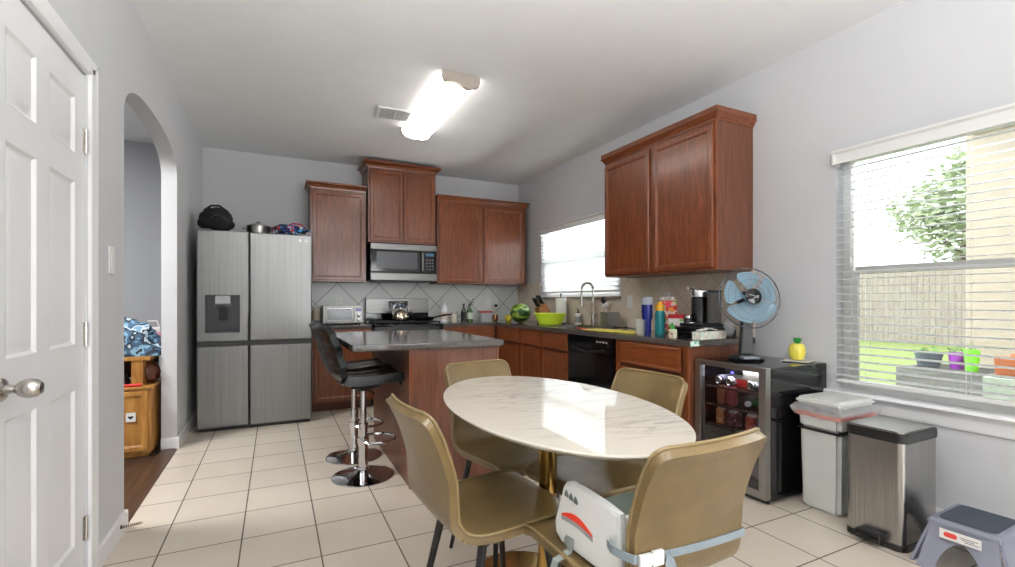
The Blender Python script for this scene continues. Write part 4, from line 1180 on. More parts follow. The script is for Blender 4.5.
b = MB(); frustum(b, -.008, w_ + .008, -.01, d_ + .008, .434, .444, .0, .0, .004); b.build('band', BLACKP, wc)
b = MB(); frustum(b, -.012, w_ + .012, -.014, d_ + .01, .572, .612, -.004, -.004, .014); b.build('lid', CANW, wc)
b = MB()
ring = []
def perim(t, o):
    P = [(-o, -o), (w_ + o, -o), (w_ + o, d_ + o), (-o, d_ + o)]
    t *= 4; i = int(t) % 4; k = t - int(t); a, c = P[i], P[(i + 1) % 4]
    return a[0] + (c[0] - a[0]) * k, a[1] + (c[1] - a[1]) * k
def film(u, v):
    o = .013 + .016 * math.sin(PI * min(1, v * 1.1)) + .007 * noise.noise(Vector((u * 30, v * 4, 2)))
    x, y = perim(u % 1, o); return (x, y, .576 - .066 * v + .010 * noise.noise(Vector((u * 22, v * 2, 7))) * v)
b.grid(film, 96, 8, 0); b.build('liner_bag', FILM, wc, angle=80)
b = MB()
def tie(u, v):
    x, y = perim(u % 1, .011 + .004 * noise.noise(Vector((u * 14, 3, 0)))); return (x, y, .530 - .018 * v + .006 * noise.noise(Vector((u * 9, 1, 0))))
b.grid(tie, 80, 2, .0); b.build('drawstring', mat('red_drawstring', (226, 110, 84), .5), wc, angle=80)

pb = thing('pedal_bin', 'stainless steel pedal bin with black rim beside the plastic can', 'trash can', (2.540, 1.372, 0), R(-90))
w2, d2 = .243, .315
def rrect(x0, x1, y0, y1, r, n=6, bow=0.):
    P = []
    for cx_, cy_, a0 in ((x1 - r, y1 - r, 0), (x0 + r, y1 - r, 90), (x0 + r, y0 + r, 180), (x1 - r, y0 + r, 270)):
        for i in range(n + 1):
            a = R(a0 + 90 * i / n); P.append((cx_ + r * math.cos(a), cy_ + r * math.sin(a)))
    return P
b = MB(); b.prism(rrect(0, w2, 0, d2, .03), .028, .492, 'Z'); b.build('body', STEEL, pb)
b = MB(); b.prism(rrect(-.004, w2 + .004, -.004, d2 + .004, .032), 0, .03, 'Z', bev=.004); b.build('base_ring', BLACKP, pb)
b = MB(); b.prism(rrect(-.005, w2 + .005, -.005, d2 + .005, .033), .492, .536, 'Z', bev=.006); b.build('rim', BLACKP, pb)
b = MB(); b.prism(rrect(.004, w2 - .004, .004, d2 - .004, .028), .532, .5445, 'Z', bev=.003); b.build('lid', STEELH, pb)
b = MB(); b.box(.068, .172, -.052, .01, .018, .062, .008); b.build('pedal_housing', BLACKP, pb)
b = MB(); b.box(.075, .165, -.064, -.048, .024, .050, .005); b.build('pedal', BLACKG, pb)

ss = thing('step_stool', 'grey plastic step stool with a dark anti-slip top, by the window wall', 'step stool', (2.70, .935, 0), R(2))
GREY = mat('stool_grey', (126, 128, 142), .5, var=.03)
hx, hy, H = .135, .105, .207
b = MB()
L = [(hx + .0, hy + .0, H), (hx + .012, hy + .012, H - .008), (hx + .02, hy + .02, H - .03)]
# top slab
frustum(b, -hx - .012, hx + .012, -hy - .012, hy + .012, H - .03, H, -.006, -.006, .01)
# four flared legs joined by arches on each side
def arch_side(P0, P1, out):
    """flared panel between two corners with an arched cut"""
    P0, P1, out = Vector(P0), Vector(P1), Vector(out)
    n = 20
    outer = []; inner = []
    for i in range(n + 1):
        t = i / n
        zc = 0 if t < .2 or t > .8 else (H - .075) * max(0., math.sin(PI * (t - .2) / .6)) ** .5
        top = P0.lerp(P1, t) + Vector((0, 0, H - .022)) + out * .010
        zf = 1 - zc / (H - .022)
        P = P0.lerp(P1, .5) + (P0.lerp(P1, t) - P0.lerp(P1, .5)) * (1 + .30 * zf) + out * (.010 + .055 * zf); P.z = zc
        outer.append((top, P))
    for k in range(n):
        (a, c), (d, e) = outer[k], outer[k + 1]
        th = out * .012
        vs, fs = b._add([a, d, e, c, a - th, d - th, e - th, c - th], [(0, 1, 2, 3), (7, 6, 5, 4), (3, 2, 6, 7), (0, 3, 7, 4), (1, 5, 6, 2)])
arch_side((-hx, -hy, 0), (hx, -hy, 0), (0, -1, 0)); arch_side((hx, hy, 0), (-hx, hy, 0), (0, 1, 0))
arch_side((-hx, hy, 0), (-hx, -hy, 0), (-1, 0, 0)); arch_side((hx, -hy, 0), (hx, hy, 0), (1, 0, 0))
b.build('frame', GREY, ss, angle=40)
b = MB(); b.prism(rrect(-hx + .012, hx - .012, -hy + .012, hy - .012, .03), H - .001, H + .004, 'Z', bev=.001); b.build('anti_slip_mat', mat('mat_charcoal', (62, 70, 82), .8, var=.08, bump=.6, bscale=500), ss)
lb = MB(); lb.box(-.0145, -.0125, -.066, .066, H - .066, H - .026); lo = lb.build('label_sticker', PLASTIC_W, ss); lo.location = (-hx - .0075, 0, 0); lo.rotation_euler = (0, R(-6), 0); lo.location = (-hx - .026, 0, .025 - .022)
lo.rotation_euler = (0, 0, 0)
b = MB(); b.prism([(.03 + .022 * math.cos(a), H - .046 + .012 * math.sin(a) + .002 * math.sin(3 * a)) for a in [2 * PI * i / 16 for i in range(16)]], -.0152, -.0146, 'X'); b.build('red_emblem', mat('emblem_red', (206, 60, 54), .5), lo)
b = MB()
for k, (y0, y1) in enumerate(((-.055, .0), (-.045, -.004), (-.06, -.015))): b.box(-.0152, -.0146, y0, y1, H - .042 - k * .007, H - .039 - k * .007)
b.build('fine_print', mat('print_grey', (120, 120, 124), .6), lo)

# ------------------------------------------------------------------ fan and things on the drinks fridge
fn = thing('table_fan', 'black table fan with clear blue blades on the drinks fridge', 'fan', (2.72, 2.062, .7665), R(-26))
fyaw = math.atan2(-2.80, -2.02)
b = MB(); b.lathe([(.001, 0), (.105, 0), (.108, .008), (.095, .022), (.05, .034), (.03, .04), (.001, .04)], seg=32, sx=1.0, sy=.9); b.build('base', BLACKP, fn)
b = MB()
b.prism([(-.042, .03), (.042, .03), (.026, .24), (.016, .33), (-.016, .33), (-.026, .24)], -.022, .022, 'Y', bev=.006)
b.build('post', BLACKP, fn)
b = MB(); b.box(-.075, .03, -.122, -.06, .012, .03, .006); b.build('control_pad', mat('pad_grey', (120, 124, 130), .3), fn)
HZ = .395; TILT = R(-10)
Hd = Matrix.Translation((0, -.045, HZ)) @ Matrix.Rotation(R(90) + TILT, 4, 'X')
RF = .193
def ringpts(r, y, n=48): return [Hd @ Vector((r * math.cos(2 * PI * i / n), r * math.sin(2 * PI * i / n), y)) for i in range(n)]
b = MB(); b.lathe([(.001, -.10), (.03, -.10), (.045, -.085), (.05, -.03), (.045, -.02), (.001, -.02)], seg=24, mtx=Hd); b.build('motor', BLACKP, fn)
b = MB()
for i in range(5):
    a0 = 2 * PI * i / 5 + .35
    def bl(u, v):
        r = .035 + .132 * u; wdt = (.30 + .34 * u ** .6) * (1 if u < .8 else 1 - .25 * (u - .8) / .2)
        a = a0 + (v - .5) * 2 * wdt
        return Hd @ Vector((r * math.cos(a), r * math.sin(a), .012 + (v - .5) * .04))
    b.grid(bl, 10, 10, .0015)
b.build('blades', translucent_mat('blue_blade', (172, 206, 224), .35, .12, clear=.38), fn, angle=60)
b = MB(); b.lathe([(.001, .03), (.02, .03), (.03, .022), (.034, .0)], seg=20, mtx=Hd); b.build('blade_hub', mat('hub_blue', (110, 140, 160), .3), fn)
b = MB()
b.tube(ringpts(RF, .0), .004, 8, True)
for r, y in ((.15, .034), (.11, .045), (.07, .049), (.15, -.04), (.10, -.05)): b.tube(ringpts(r, y), .0009, 5, True)
for i in range(48):
    a = 2 * PI * i / 48
    P = [Hd @ Vector((r * math.cos(a + sw), r * math.sin(a + sw), y)) for r, y, sw in ((RF, .0, 0), (.165, .026, .03), (.15, .034, .06), (.11, .045, .12), (.045, .051, .2))]
    b.tube(P, .0006, 4)
    if i % 3 == 0:
        P = [Hd @ Vector((r * math.cos(a), r * math.sin(a), y)) for r, y in ((RF, .0), (.15, -.04), (.05, -.055))]; b.tube(P, .0006, 4)
b.build('grille', mat('grille_grey', (70, 74, 80), .35, .4), fn)
b = MB(); b.lathe([(.05, .048), (.05, .054), (.044, .058), (.001, .059)], seg=32, mtx=Hd); bd = b.build('badge', BLACKG, fn)
b = MB()
for P in ([(-.032, .010), (-.01, .006), (.01, -.001), (.028, -.002)], [(-.004, -.010), (.012, -.008), (.028, -.011)], [(.018, .004), (.03, .001)]): b.tube([Hd @ Vector((x, y, .0596)) for x, y in P], .0016, 5)
b.build('lettering', mat('badge_silver', (210, 212, 216), .3), bd)

b = MB(); b.box(-.016, .016, -.055, .055, 0, .016, .005); rm = b.build('remote_control', BLACKP, loc=(2.66, 2.09, .7665), rot=(0, 0, R(-35))); tag(rm, 'black remote lying in front of the fan', 'remote control')
b = MB(); b.box(-.012, .012, -.045, .045, .0158, .0168, .0005); b.build('keypad', mat('pad_grey', (120, 124, 130)), rm)
b = MB()
b.grid(lambda u, v: ((u - .5) * .15, (v - .5) * .15, .003 + .004 * noise.noise(Vector((u * 4, v * 4, 5))) + .003), 10, 10, .0025); tag(b.build('paper_napkin', PLASTIC_W, loc=(2.91, 1.845, .7668), rot=(0, 0, R(20))), 'white folded napkin on the drinks fridge', 'napkin')
pn = thing('pineapple_cup', 'yellow pineapple shaped cup with green leaves on the napkin', 'cup', (2.915, 1.853, .7770))
pn.scale = (1.08, 1.08, 1.2)
PY = bpy.data.materials.new('pineapple_yellow'); PY.use_nodes = True; p = PY.node_tree.nodes['Principled BSDF']; p.inputs['Base Color'].default_value = lin((226, 212, 86)); p.inputs['Roughness'].default_value = .25
v = []; f = []; n = 28; prof = [(.026, 0), (.036, .008), (.043, .03), (.044, .05), (.038, .072), (.027, .084)]
b = MB(); b.lathe([(r, z) for r, z in [(.001, 0)] + prof + [(.001, .085)]], seg=28)
for vtx in b.bm.verts:
    a = math.atan2(vtx.co.y, vtx.co.x); k = 1 + .05 * math.sin(7 * a + vtx.co.z * 160) * math.sin(7 * a - vtx.co.z * 160); vtx.co.x *= k; vtx.co.y *= k
b.build('body', PY, pn)
b = MB()
for i in range(9):
    a = 2 * PI * i / 9; o_ = .018 if i % 2 else .010
    d = Vector((math.cos(a), math.sin(a), 0)); s_ = Vector((-d.y, d.x, 0)) * .008
    q = d * .008 + Vector((0, 0, .083)); tip = d * (o_ + .014) + Vector((0, 0, .122 - o_ * .4))
    m_ = d * (o_ + .006) + Vector((0, 0, .105))
    b._add([q - s_, q + s_, m_ + s_, m_ - s_, tip, q - d * .004, m_ - d * .003], [(0, 1, 2, 3), (3, 2, 4), (5, 6, 2, 1), (6, 5, 0, 3), (6, 4, 2), (3, 4, 6)])
b.build('leaf_crown', mat('leaf_crown_green', (40, 140, 60), .4), pn)

# ------------------------------------------------------------------ things on the fridge
bp = thing('backpack', 'black backpack lying on top of the refrigerator', 'backpack', (-.485, 5.05, 1.762))
CLB = mat('black_fabric', (28, 27, 29), .85, var=.3, scale=30, bump=.5, bscale=40)
b = MB()
b.ball((0, 0, .115), .135, .12, .115, 28, 18, amp=.18, freq=2.2, flat=-.115, seed=2)
for vx in b.bm.verts:
    if vx.co.z < .1: vx.co.x *= 1.06; vx.co.y *= 1.05
b.build('bag', CLB, bp, angle=70)
b = MB(); b.ball((.04, -.105, .075), .075, .035, .065, 18, 12, amp=.15, seed=5); b.build('front_pocket', CLB, bp, angle=70)
b = MB(); b.tube([(-.09, -.05, .19), (-.03, -.07, .235), (.03, -.06, .24), (.09, -.02, .20), (.13, .0, .13)], .010, 8); b.build('strap', CLB, bp)
b = MB(); b.tube([(-.03, -.12, .12), (.0, -.135, .14), (.04, -.145, .145), (.08, -.13, .12), (.1, -.11, .07)], .003, 6); b.build('zipper', mat('zip_grey', (92, 92, 94), .5), bp)
sp_ = thing('stock_pot', 'steel cooking pot with lid in the middle of the refrigerator top', 'pot', (-.145, 5.12, 1.762))
b = MB(); b.lathe([(.001, 0), (.09, 0), (.1, .01), (.103, .085), (.106, .09), (.1, .088)], seg=32); b.build('body', STEELH, sp_)
b = MB(); b.lathe([(.106, .089), (.104, .096), (.06, .112), (.001, .118)], seg=32); b.lathe([(.008, .117), (.007, .125), (.018, .13), (.016, .138), (.001, .14)], seg=14); b.build('lid', STEELH, sp_)
b = MB()
for sg in (-1, 1): b.tube([(sg * .1, -.03, .065), (sg * .135, -.028, .07), (sg * .135, .028, .07), (sg * .1, .03, .065)], .005, 7)
b.build('handle', STEELH, sp_)
fb = thing('patterned_bag', 'blue patterned fabric bag at the right end of the refrigerator top', 'bag', (.135, 5.06, 1.762))
b = MB(); b.ball((0, 0, .055), .165, .12, .062, 26, 14, amp=.35, freq=3.0, flat=-.055, seed=8); b.build('bag', patch_mat('bag_print', [(28, 40, 84), (40, 110, 180), (24, 26, 34), (190, 60, 60), (60, 140, 200), (225, 225, 230), (30, 50, 110)], 34), fb, angle=70)
b = MB(); b.tube([(-.03, -.05, .1), (.02, -.04, .128), (.09, -.03, .125), (.13, -.02, .09)], .007, 7); b.build('strap', mat('strap_red', (176, 52, 64), .7), fb)

# ------------------------------------------------------------------ things on the back counter
CZ = CT + .0006
to = thing('toaster_oven', 'white and steel toaster oven left of the stove', 'toaster oven', (.455, 5.38, CZ))
b = MB(); b.box(0, .41, .01, .31, .012, .205, .012); b.build('body', mat('oven_white', (222, 222, 220), .35, .2), to)
b = MB(); b.box(.02, .315, -.004, .012, .028, .188, .004); od = b.build('door', STEELD, to)
b = MB(); b.box(.04, .295, -.006, -.0035, .055, .155, .001); b.build('door_window', mat('oven_glass', (44, 46, 50), .1), od)
b = MB(); b.cyl((.045, -.028, .172), (.29, -.028, .172), .007); b.cyl((.06, -.028, .172), (.06, -.002, .172), .005); b.cyl((.275, -.028, .172), (.275, -.002, .172), .005); b.build('door_handle', CHROME, od)
b = MB(); b.box(.322, .405, -.004, .012, .02, .198, .004); cpn = b.build('control_panel', mat('oven_white', (222, 222, 220)), to)
b = MB(); b.box(.332, .395, -.0055, -.0035, .142, .186); b.build('display', mat('indigo_display', (52, 50, 130), .2), cpn)
for z in (.1, .05):
    b = MB(); b.lathe([(.019, 0), (.018, .014), (.001, .016)], seg=18, mtx=Matrix.Translation((.363, -.0045, z)) @ Matrix.Rotation(R(90), 4, 'X')); b.build('knob', CHROME, cpn)
for x in (.03, .38):
    for y in (.03, .28):
        b = MB(); b.cyl((x, y, 0), (x, y, .014), .012); b.build('foot', BLACKP, to)

jr = thing('glass_jar', 'small jar at the left end of the counter by the fridge', 'jar', (.40, 5.55, CZ))
b = MB(); b.lathe([(.001, 0), (.04, 0), (.042, .01), (.042, .13), (.034, .15), (.034, .155)], seg=20); b.build('body', mat('jar_tan', (186, 168, 148), .3), jr)
b = MB(); b.lathe([(.037, .1555), (.037, .185), (.001, .187)], seg=20); b.build('lid', mat('lid_pale', (206, 200, 192), .4), jr)

kt = thing('tea_kettle', 'steel tea kettle on the stove', 'kettle', (1.285, 5.40, .9146))
b = MB(); b.lathe([(.001, 0), (.085, 0), (.095, .015), (.098, .045), (.088, .085), (.062, .112), (.04, .12)], seg=32); b.build('body', mat('kettle_steel', (206, 192, 176), .12, 1.), kt)
b = MB(); b.lathe([(.042, .1195), (.03, .128), (.008, .132), (.006, .14), (.014, .147), (.012, .156), (.001, .158)], seg=24); b.build('lid', CHROME, kt)
b = MB(); b.tube([(-.088, 0, .085), (-.082, 0, .15), (-.05, 0, .195), (0, 0, .21), (.05, 0, .195), (.082, 0, .15), (.088, 0, .085)], .0085, 10); b.build('handle', CHROME, kt)
b = MB(); b.tube([(.06, -.055, .07), (.085, -.085, .1), (.098, -.1, .118)], [.018, .014, .011], 12); b.build('spout', CHROME, kt)

fp = thing('frying_pan', 'dark frying pan on the right burners of the stove', 'pan', (1.54, 5.36, .9146), R(-30))
b = MB(); b.lathe([(.001, 0), (.1, 0), (.118, .012), (.135, .042), (.131, .042), (.113, .014), (.098, .004), (.001, .004)], seg=36); b.build('bowl', BLACKM, fp)
b = MB(); b.tube([(.13, 0, .036), (.17, 0, .048), (.26, 0, .066), (.33, 0, .072)], [.009, .010, .012, .010], 10); b.build('handle', BLACKP, fp)

def bottle(name, label, loc, prof, m, cap=None, capm=None, cat='bottle', lab=None, labm=None, group=None):
    t = thing(name, label, cat, loc, 0, group)
    b = MB(); b.lathe([(.001, 0)] + prof, seg=20); b.build('body', m, t)
    if cap: b = MB(); b.lathe(cap, seg=16); b.build('cap', capm, t)
    if lab:
        r, z0, z1 = lab; b = MB(); b.lathe([(r, z0), (r + .0006, z0 + .001), (r + .0006, z1 - .001), (r, z1)], seg=20, a0=R(150), a1=R(330)); b.build('paper_label', labm, t)
    return t
CLR = translucent_mat('clear_plastic', (226, 230, 232), .3, .15, clear=.35)
bottle('pump_bottle', 'tall clear white bottle right of the stove', (1.86, 5.55, CZ), [(.048, 0), (.05, .01), (.05, .14), (.03, .19), (.018, .20)], mat('milky_white', (226, 228, 230), .3), [(.02, .2005), (.02, .225), (.008, .23), (.008, .262), (.001, .263)], PLASTIC_W, lab=(.0505, .03, .12), labm=mat('label_pink', (218, 196, 184), .6))
bottle('glass_jar', 'squat cream jar left of the dark bottle on the back counter', (1.99, 5.56, CZ), [(.04, 0), (.043, .008), (.043, .085), (.036, .098)], mat('cream_jar', (214, 206, 190), .3), [(.04, .0985), (.04, .122), (.001, .124)], mat('jar_lid', (180, 176, 168), .3, .6), cat='jar')
bottle('sauce_bottle', 'dark brown bottle on the back counter', (2.115, 5.56, CZ), [(.031, 0), (.033, .006), (.033, .12), (.014, .165), (.013, .2)], mat('brown_glass', (36, 26, 20), .12), [(.015, .2005), (.015, .222), (.001, .223)], BLACKP, lab=(.0335, .03, .1), labm=mat('label_black', (30, 30, 30), .6))
ob = bottle('oil_bottle', 'green glass bottle with a sprig on top, right of the dark bottle', (2.20, 5.57, CZ), [(.036, 0), (.038, .008), (.038, .13), (.016, .175), (.015, .195)], mat('olive_glass', (72, 96, 52), .12), [(.017, .1955), (.017, .215), (.001, .216)], BLACKP, lab=(.0385, .03, .11), labm=mat('label_pale', (206, 214, 196), .6))
b = MB(); leaf_clump(b, (.01, 0, .24), 26, .04, .035, 31); b.tube([(0, 0, .215), (.008, 0, .245)], .002, 5); b.build('sprig', LEAFM, ob)
cn = thing('food_container', 'clear food tub with a red lid on the back counter', 'container', (2.41, 5.56, CZ))
b = MB(); b.prism(rrect(-.075, .075, -.06, .06, .02), 0, .105, 'Z', bev=.004); b.build('tub', translucent_mat('tub_clear', (214, 216, 220), .3, .2, clear=.2), cn)
b = MB(); b.prism(rrect(-.08, .08, -.065, .065, .024), .1055, .13, 'Z', bev=.005); b.build('lid', mat('lid_red', (178, 70, 62), .4), cn)
cp = thing('copper_mug', 'small copper mug right of the red-lidded tub', 'mug', (2.545, 5.55, CZ))
b = MB(); b.lathe([(.001, 0), (.03, 0), (.038, .02), (.036, .075), (.032, .082), (.029, .08), (.03, .02), (.001, .008)], seg=22); b.build('cup', mat('copper', (168, 116, 84), .25, 1.), cp)
b = MB(); b.tube([(-.036, 0, .065), (-.06, 0, .06), (-.062, 0, .035), (-.037, 0, .025)], .004, 7); b.build('handle', mat('copper', (168, 116, 84)), cp)

# corner: fruit, melon, knife block, bowl, paper towel
def fruit(loc, r, label, m, grp):
    t = thing('lemon', label, 'fruit', loc, 0, grp)
    b = MB(); b.ball((0, 0, r * .92), r * .92, r * .92, r, 18, 12, amp=.06, seed=r * 100); b.build('flesh', m, t)
    b = MB(); b.lathe([(.004, 0), (.003, .008), (.001, .009)], (0, 0, r * 1.9), 8); b.build('stem', mat('stem_brown', (96, 84, 40), .8), t)
    return t
YEL = mat('lemon_yellow', (226, 206, 60), .45, var=.06, bump=.2, bscale=90)
fruit((2.575, 5.20, CZ), .042, 'yellow fruit left of the watermelon, in front', YEL, 'yellow fruit by the watermelon')
fruit((2.62, 5.33, CZ), .045, 'yellow fruit behind the watermelon', YEL, 'yellow fruit by the watermelon')
WM = bpy.data.materials.new('watermelon_rind'); WM.use_nodes = True; nt = WM.node_tree; p = nt.nodes['Principled BSDF']; p.inputs['Roughness'].default_value = .35
tc = N(nt, 'ShaderNodeTexCoord'); wv = N(nt, 'ShaderNodeTexNoise'); mp = N(nt, 'ShaderNodeMapping'); mp.inputs['Scale'].default_value = (2.2, 16, 16)
nt.links.new(tc.outputs['Object'], mp.inputs[0]); nt.links.new(mp.outputs[0], wv.inputs['Vector']); wv.inputs['Scale'].default_value = 1.3; wv.inputs['Distortion'].default_value = .8
rp = N(nt, 'ShaderNodeValToRGB'); rp.color_ramp.elements[0].position = .42; rp.color_ramp.elements[1].position = .58
rp.color_ramp.elements[0].color = lin((34, 74, 26)); rp.color_ramp.elements[1].color = lin((150, 182, 70)); nt.links.new(wv.outputs[0], rp.inputs[0])
nt.links.new(rp.outputs[0], p.inputs['Base Color'])
ml = thing('watermelon', 'green striped watermelon in the counter corner', 'watermelon', (2.60, 4.96, CZ), R(20))
b = MB(); b.ball((0, 0, .113), .132, .115, .113, 28, 18); b.build('rind', WM, ml)
kb = thing('knife_block', 'slanted wooden knife block with black-handled knives', 'knife block', (2.765, 4.63, CZ), R(-88))
BLK = ramp_mat('block_wood', [(.3, (120, 74, 40)), (.7, (158, 104, 62))], .4, (8, 1, 8), 5, 5)
b = MB(); b.prism([(-.10, 0), (.09, 0), (.09, .03), (-.04, .235), (-.13, .18), (-.10, .05)], -.05, .05, 'X', bev=.004)
b.build('block', BLK, kb)
dirv = Vector((0, -.55, .84)).normalized()
dirv = Vector((0, -.535, .845)).normalized()
nk = 0
for i in range(3):
    for j in range(2):
        base = Vector(((i - 1) * .03, -.085 + (j - .5) * .05, .2095 + (j - .5) * .0306))
        b = MB(); q = base + dirv * .012; e = base + dirv * .11
        b.tube([base + dirv * .002, q, q + dirv * .04, e], [.007, .0125, .011, .0135], 8); b.build('knife_handle', BLACKP, kb)
bw = thing('plastic_bowl', 'large lime green plastic bowl on the counter by the sink', 'bowl', (2.63, 4.33, CZ), R(10))
LIME = translucent_mat('lime_bowl', (226, 244, 84), .35, .3)
b = MB(); b.lathe([(.001, 0), (.10, 0), (.118, .008), (.14, .05), (.168, .118), (.176, .122), (.174, .126), (.164, .122), (.135, .05), (.114, .014), (.001, .008)], seg=44); b.build('shell', LIME, bw)
pt = thing('paper_towel_roll', 'white paper towel roll on a stand behind the green bowl', 'paper towel', (2.885, 4.52, CZ))
b = MB(); b.lathe([(.07, 0), (.07, .008), (.001, .01)], seg=28); b.cyl((0, 0, .005), (0, 0, .325), .006); b.ball((0, 0, .328), .011); b.build('stand', BLACKM, pt)
b = MB(); b.lathe([(.02, .012), (.06, .012), (.062, .02), (.062, .285), (.06, .29), (.02, .29), (.02, .012)], seg=32); b.build('paper_roll', mat('towel_paper', (236, 236, 236), .9, bump=.3, bscale=150), pt)
sb = bottle('soap_dispenser', 'white soap bottle with a black pump left of the faucet', (2.925, 4.24, CZ), [(.034, 0), (.036, .008), (.036, .105), (.02, .125)], mat('soap_white', (230, 228, 222), .3), [(.014, .1255), (.014, .14), (.005, .145), (.005, .17), (.001, .171)], BLACKP, lab=(.0365, .025, .09), labm=mat('label_grey', (150, 150, 150), .6))
b = MB(); b.tube([(0, 0, .168), (-.02, 0, .170), (-.034, 0, .163)], .004, 6); b.build('pump_spout', BLACKP, sb)
br = thing('dish_brush', 'white round dish brush standing upright right of the faucet', 'brush', (2.955, 3.80, CZ))
b = MB(); b.lathe([(.03, 0), (.03, .03), (.02, .035)], seg=18); b.build('holder', CHROME, br)
b = MB(); b.tube([(0, 0, .03), (0, 0, .15), (0, .005, .19)], .006, 8); b.build('handle', mat('brush_handle', (196, 186, 170), .5), br)
b = MB(); b.ball((0, .005, .215), .036, .036, .03, 16, 10); b.build('brush_head', PLASTIC_W, br)
uh = thing('utensil_holder', 'square grey steel utensil holder on the counter', 'utensil holder', (2.86, 3.62, CZ), R(-8))
b = MB()
for x0, x1, y0, y1 in ((-.06, -.056, -.075, .075), (.056, .06, -.075, .075), (-.056, .056, -.075, -.071), (-.056, .056, .071, .075)): b.box(x0, x1, y0, y1, 0, .15)
b.box(-.056, .056, -.071, .071, 0, .004); b.build('box', mat('steel_grey', (150, 148, 146), .4, .7), uh)
ld = thing('ladle', 'black slotted ladle standing in the grey utensil holder', 'ladle', (2.84, 3.65, CZ + .006))
b = MB(); b.tube([(0, 0, 0), (-.01, .005, .15), (-.018, .012, .235)], .005, 8); b.build('handle', NICKEL, ld)
b = MB(); b.ball((-.02, .016, .258), .022, .034, .034, 14, 10); b.build('scoop', BLACKP, ld)
ct = MB(); ct.grid(lambda u, v: ((u - .5) * .22, (v - .5) * .56, .012 + .006 * noise.noise(Vector((u * 5, v * 9, 1)))), 14, 24, .008)
cl_ = ct.build('dish_towel', mat('yellow_cloth', (222, 204, 96), .9, bump=.4, bscale=120), loc=(2.535, 3.14, CZ - .0005), rot=(0, 0, R(6)), angle=60); tag(cl_, 'yellow towel spread on the counter above the dishwasher', 'towel')
for i, (x, y, a) in enumerate(((2.62, 3.30, 70), (2.645, 3.18, 100), (2.63, 3.05, 82))):
    t = thing('serving_spoon', ('dark serving spoon on the yellow towel, the one nearest the sink', 'dark serving spoon in the middle of the yellow towel', 'dark serving spoon on the yellow towel, the one nearest the drinking glass')[i], 'spoon', (x, y, CZ + .022), R(a), 'dark spoons on the yellow towel')
    b = MB(); b.tube([(-.09, 0, .006), (.0, 0, .01), (.06, 0, .008)], .005, 7); b.build('handle', BLACKP, t)
    b = MB(); b.ball((.085, 0, .010), .032, .02, .009, 14, 8); b.build('bowl', BLACKP, t)
rc = thing('red_spatula', 'red silicone spatula beside the sink', 'spatula', (2.46, 3.50, CZ), R(80))
b = MB(); b.tube([(-.02, 0, .008), (.12, 0, .010)], .006, 7); b.build('handle', mat('silicone_red_dark', (180, 50, 30), .5), rc)
b = MB(); b.box(-.10, -.018, -.028, .028, .004, .012, .003); b.build('blade', mat('silicone_red', (214, 66, 36), .45), rc)
gl = thing('drinking_glass', 'clear empty drinking glass left of the blue tumbler', 'glass', (2.50, 2.80, CZ))
b = MB(); b.lathe([(.001, .0), (.033, .0), (.036, .006), (.041, .115)], seg=28); b.build('cup', translucent_mat('glass_cup', (232, 236, 234), .3, .08, clear=.7), gl)
tm = thing('travel_tumbler', 'tall cobalt blue tumbler with a clear lid on the counter', 'tumbler', (2.565, 2.795, CZ))
b = MB(); b.lathe([(.001, 0), (.027, 0), (.029, .005), (.031, .10), (.04, .125), (.042, .225), (.041, .228), (.001, .228)], seg=28); b.build('body', mat('cobalt_blue', (20, 32, 112), .25, .2), tm)
b = MB(); b.lathe([(.041, .2285), (.043, .235), (.041, .28), (.036, .285), (.001, .286)], seg=28); b.build('lid', translucent_mat('lid_clear', (208, 216, 228), .3, .15, clear=.3), tm)
tl = thing('water_bottle', 'teal water bottle with an orange yellow top right of the blue tumbler', 'bottle', (2.70, 2.80, CZ))
b = MB(); b.lathe([(.001, 0), (.036, 0), (.038, .006), (.038, .155), (.03, .175), (.03, .18)], seg=24); b.build('body', mat('teal_plastic', (30, 130, 140), .3), tl)
b = MB(); b.lathe([(.034, .1805), (.036, .19), (.035, .225), (.02, .235), (.018, .25), (.001, .252)], seg=24); b.build('cap', mat('orange_yellow', (236, 178, 48), .4), tl)
sn = thing('snack_bag', 'red and white crinkled snack bag behind the counter clutter', 'snack bag', (2.84, 2.86, CZ), R(-70))
b = MB()
def pil(sg):
    def fnc(u, v):
        e = (1 - (2 * u - 1) ** 6) * (1 - (2 * v - 1) ** 4)
        return ((u - .5) * .16, sg * .038 * e + .004 * noise.noise(Vector((u * 9, v * 9, sg))), v * .26)
    return fnc
b.grid(pil(1), 14, 18); b.grid(pil(-1), 14, 18); b.build('pouch', patch_mat('snack_print', [(206, 60, 50), (236, 222, 206), (226, 150, 60), (214, 70, 90), (90, 150, 80), (216, 90, 60)], 26), sn, angle=70)
b = MB(); b.grid(lambda u, v: ((u - .5) * .13, .006 * math.sin(u * 30), .258 + v * .03), 24, 3, .002); b.build('seal', PLASTIC_W, sn)
rb = thing('snack_box', 'red and white packaged snack box right of the teal bottle', 'box', (2.735, 2.625, CZ), R(-84))
b = MB(); b.box(-.085, .085, -.04, .04, 0, .155, .003); b.build('carton', mat('box_red', (176, 40, 48), .4), rb)
b = MB(); b.box(-.078, .078, -.0415, -.0402, .06, .125); b.build('printed_panel', patch_mat('box_print', [(236, 234, 230), (226, 226, 220), (110, 170, 90), (214, 120, 120), (240, 238, 234)], 40), rb)
gb = thing('spray_bottle', 'small white bottle with a green cap at the front counter edge', 'bottle', (2.455, 2.425, CZ))
b = MB(); b.box(-.018, .018, -.024, .024, 0, .062, .006); b.build('body', mat('cream_bottle', (230, 226, 204), .35), gb)
b = MB(); b.lathe([(.016, .0625), (.016, .078), (.01, .082), (.009, .094), (.001, .095)], seg=14); b.build('cap', mat('green_cap', (52, 160, 70), .4), gb)
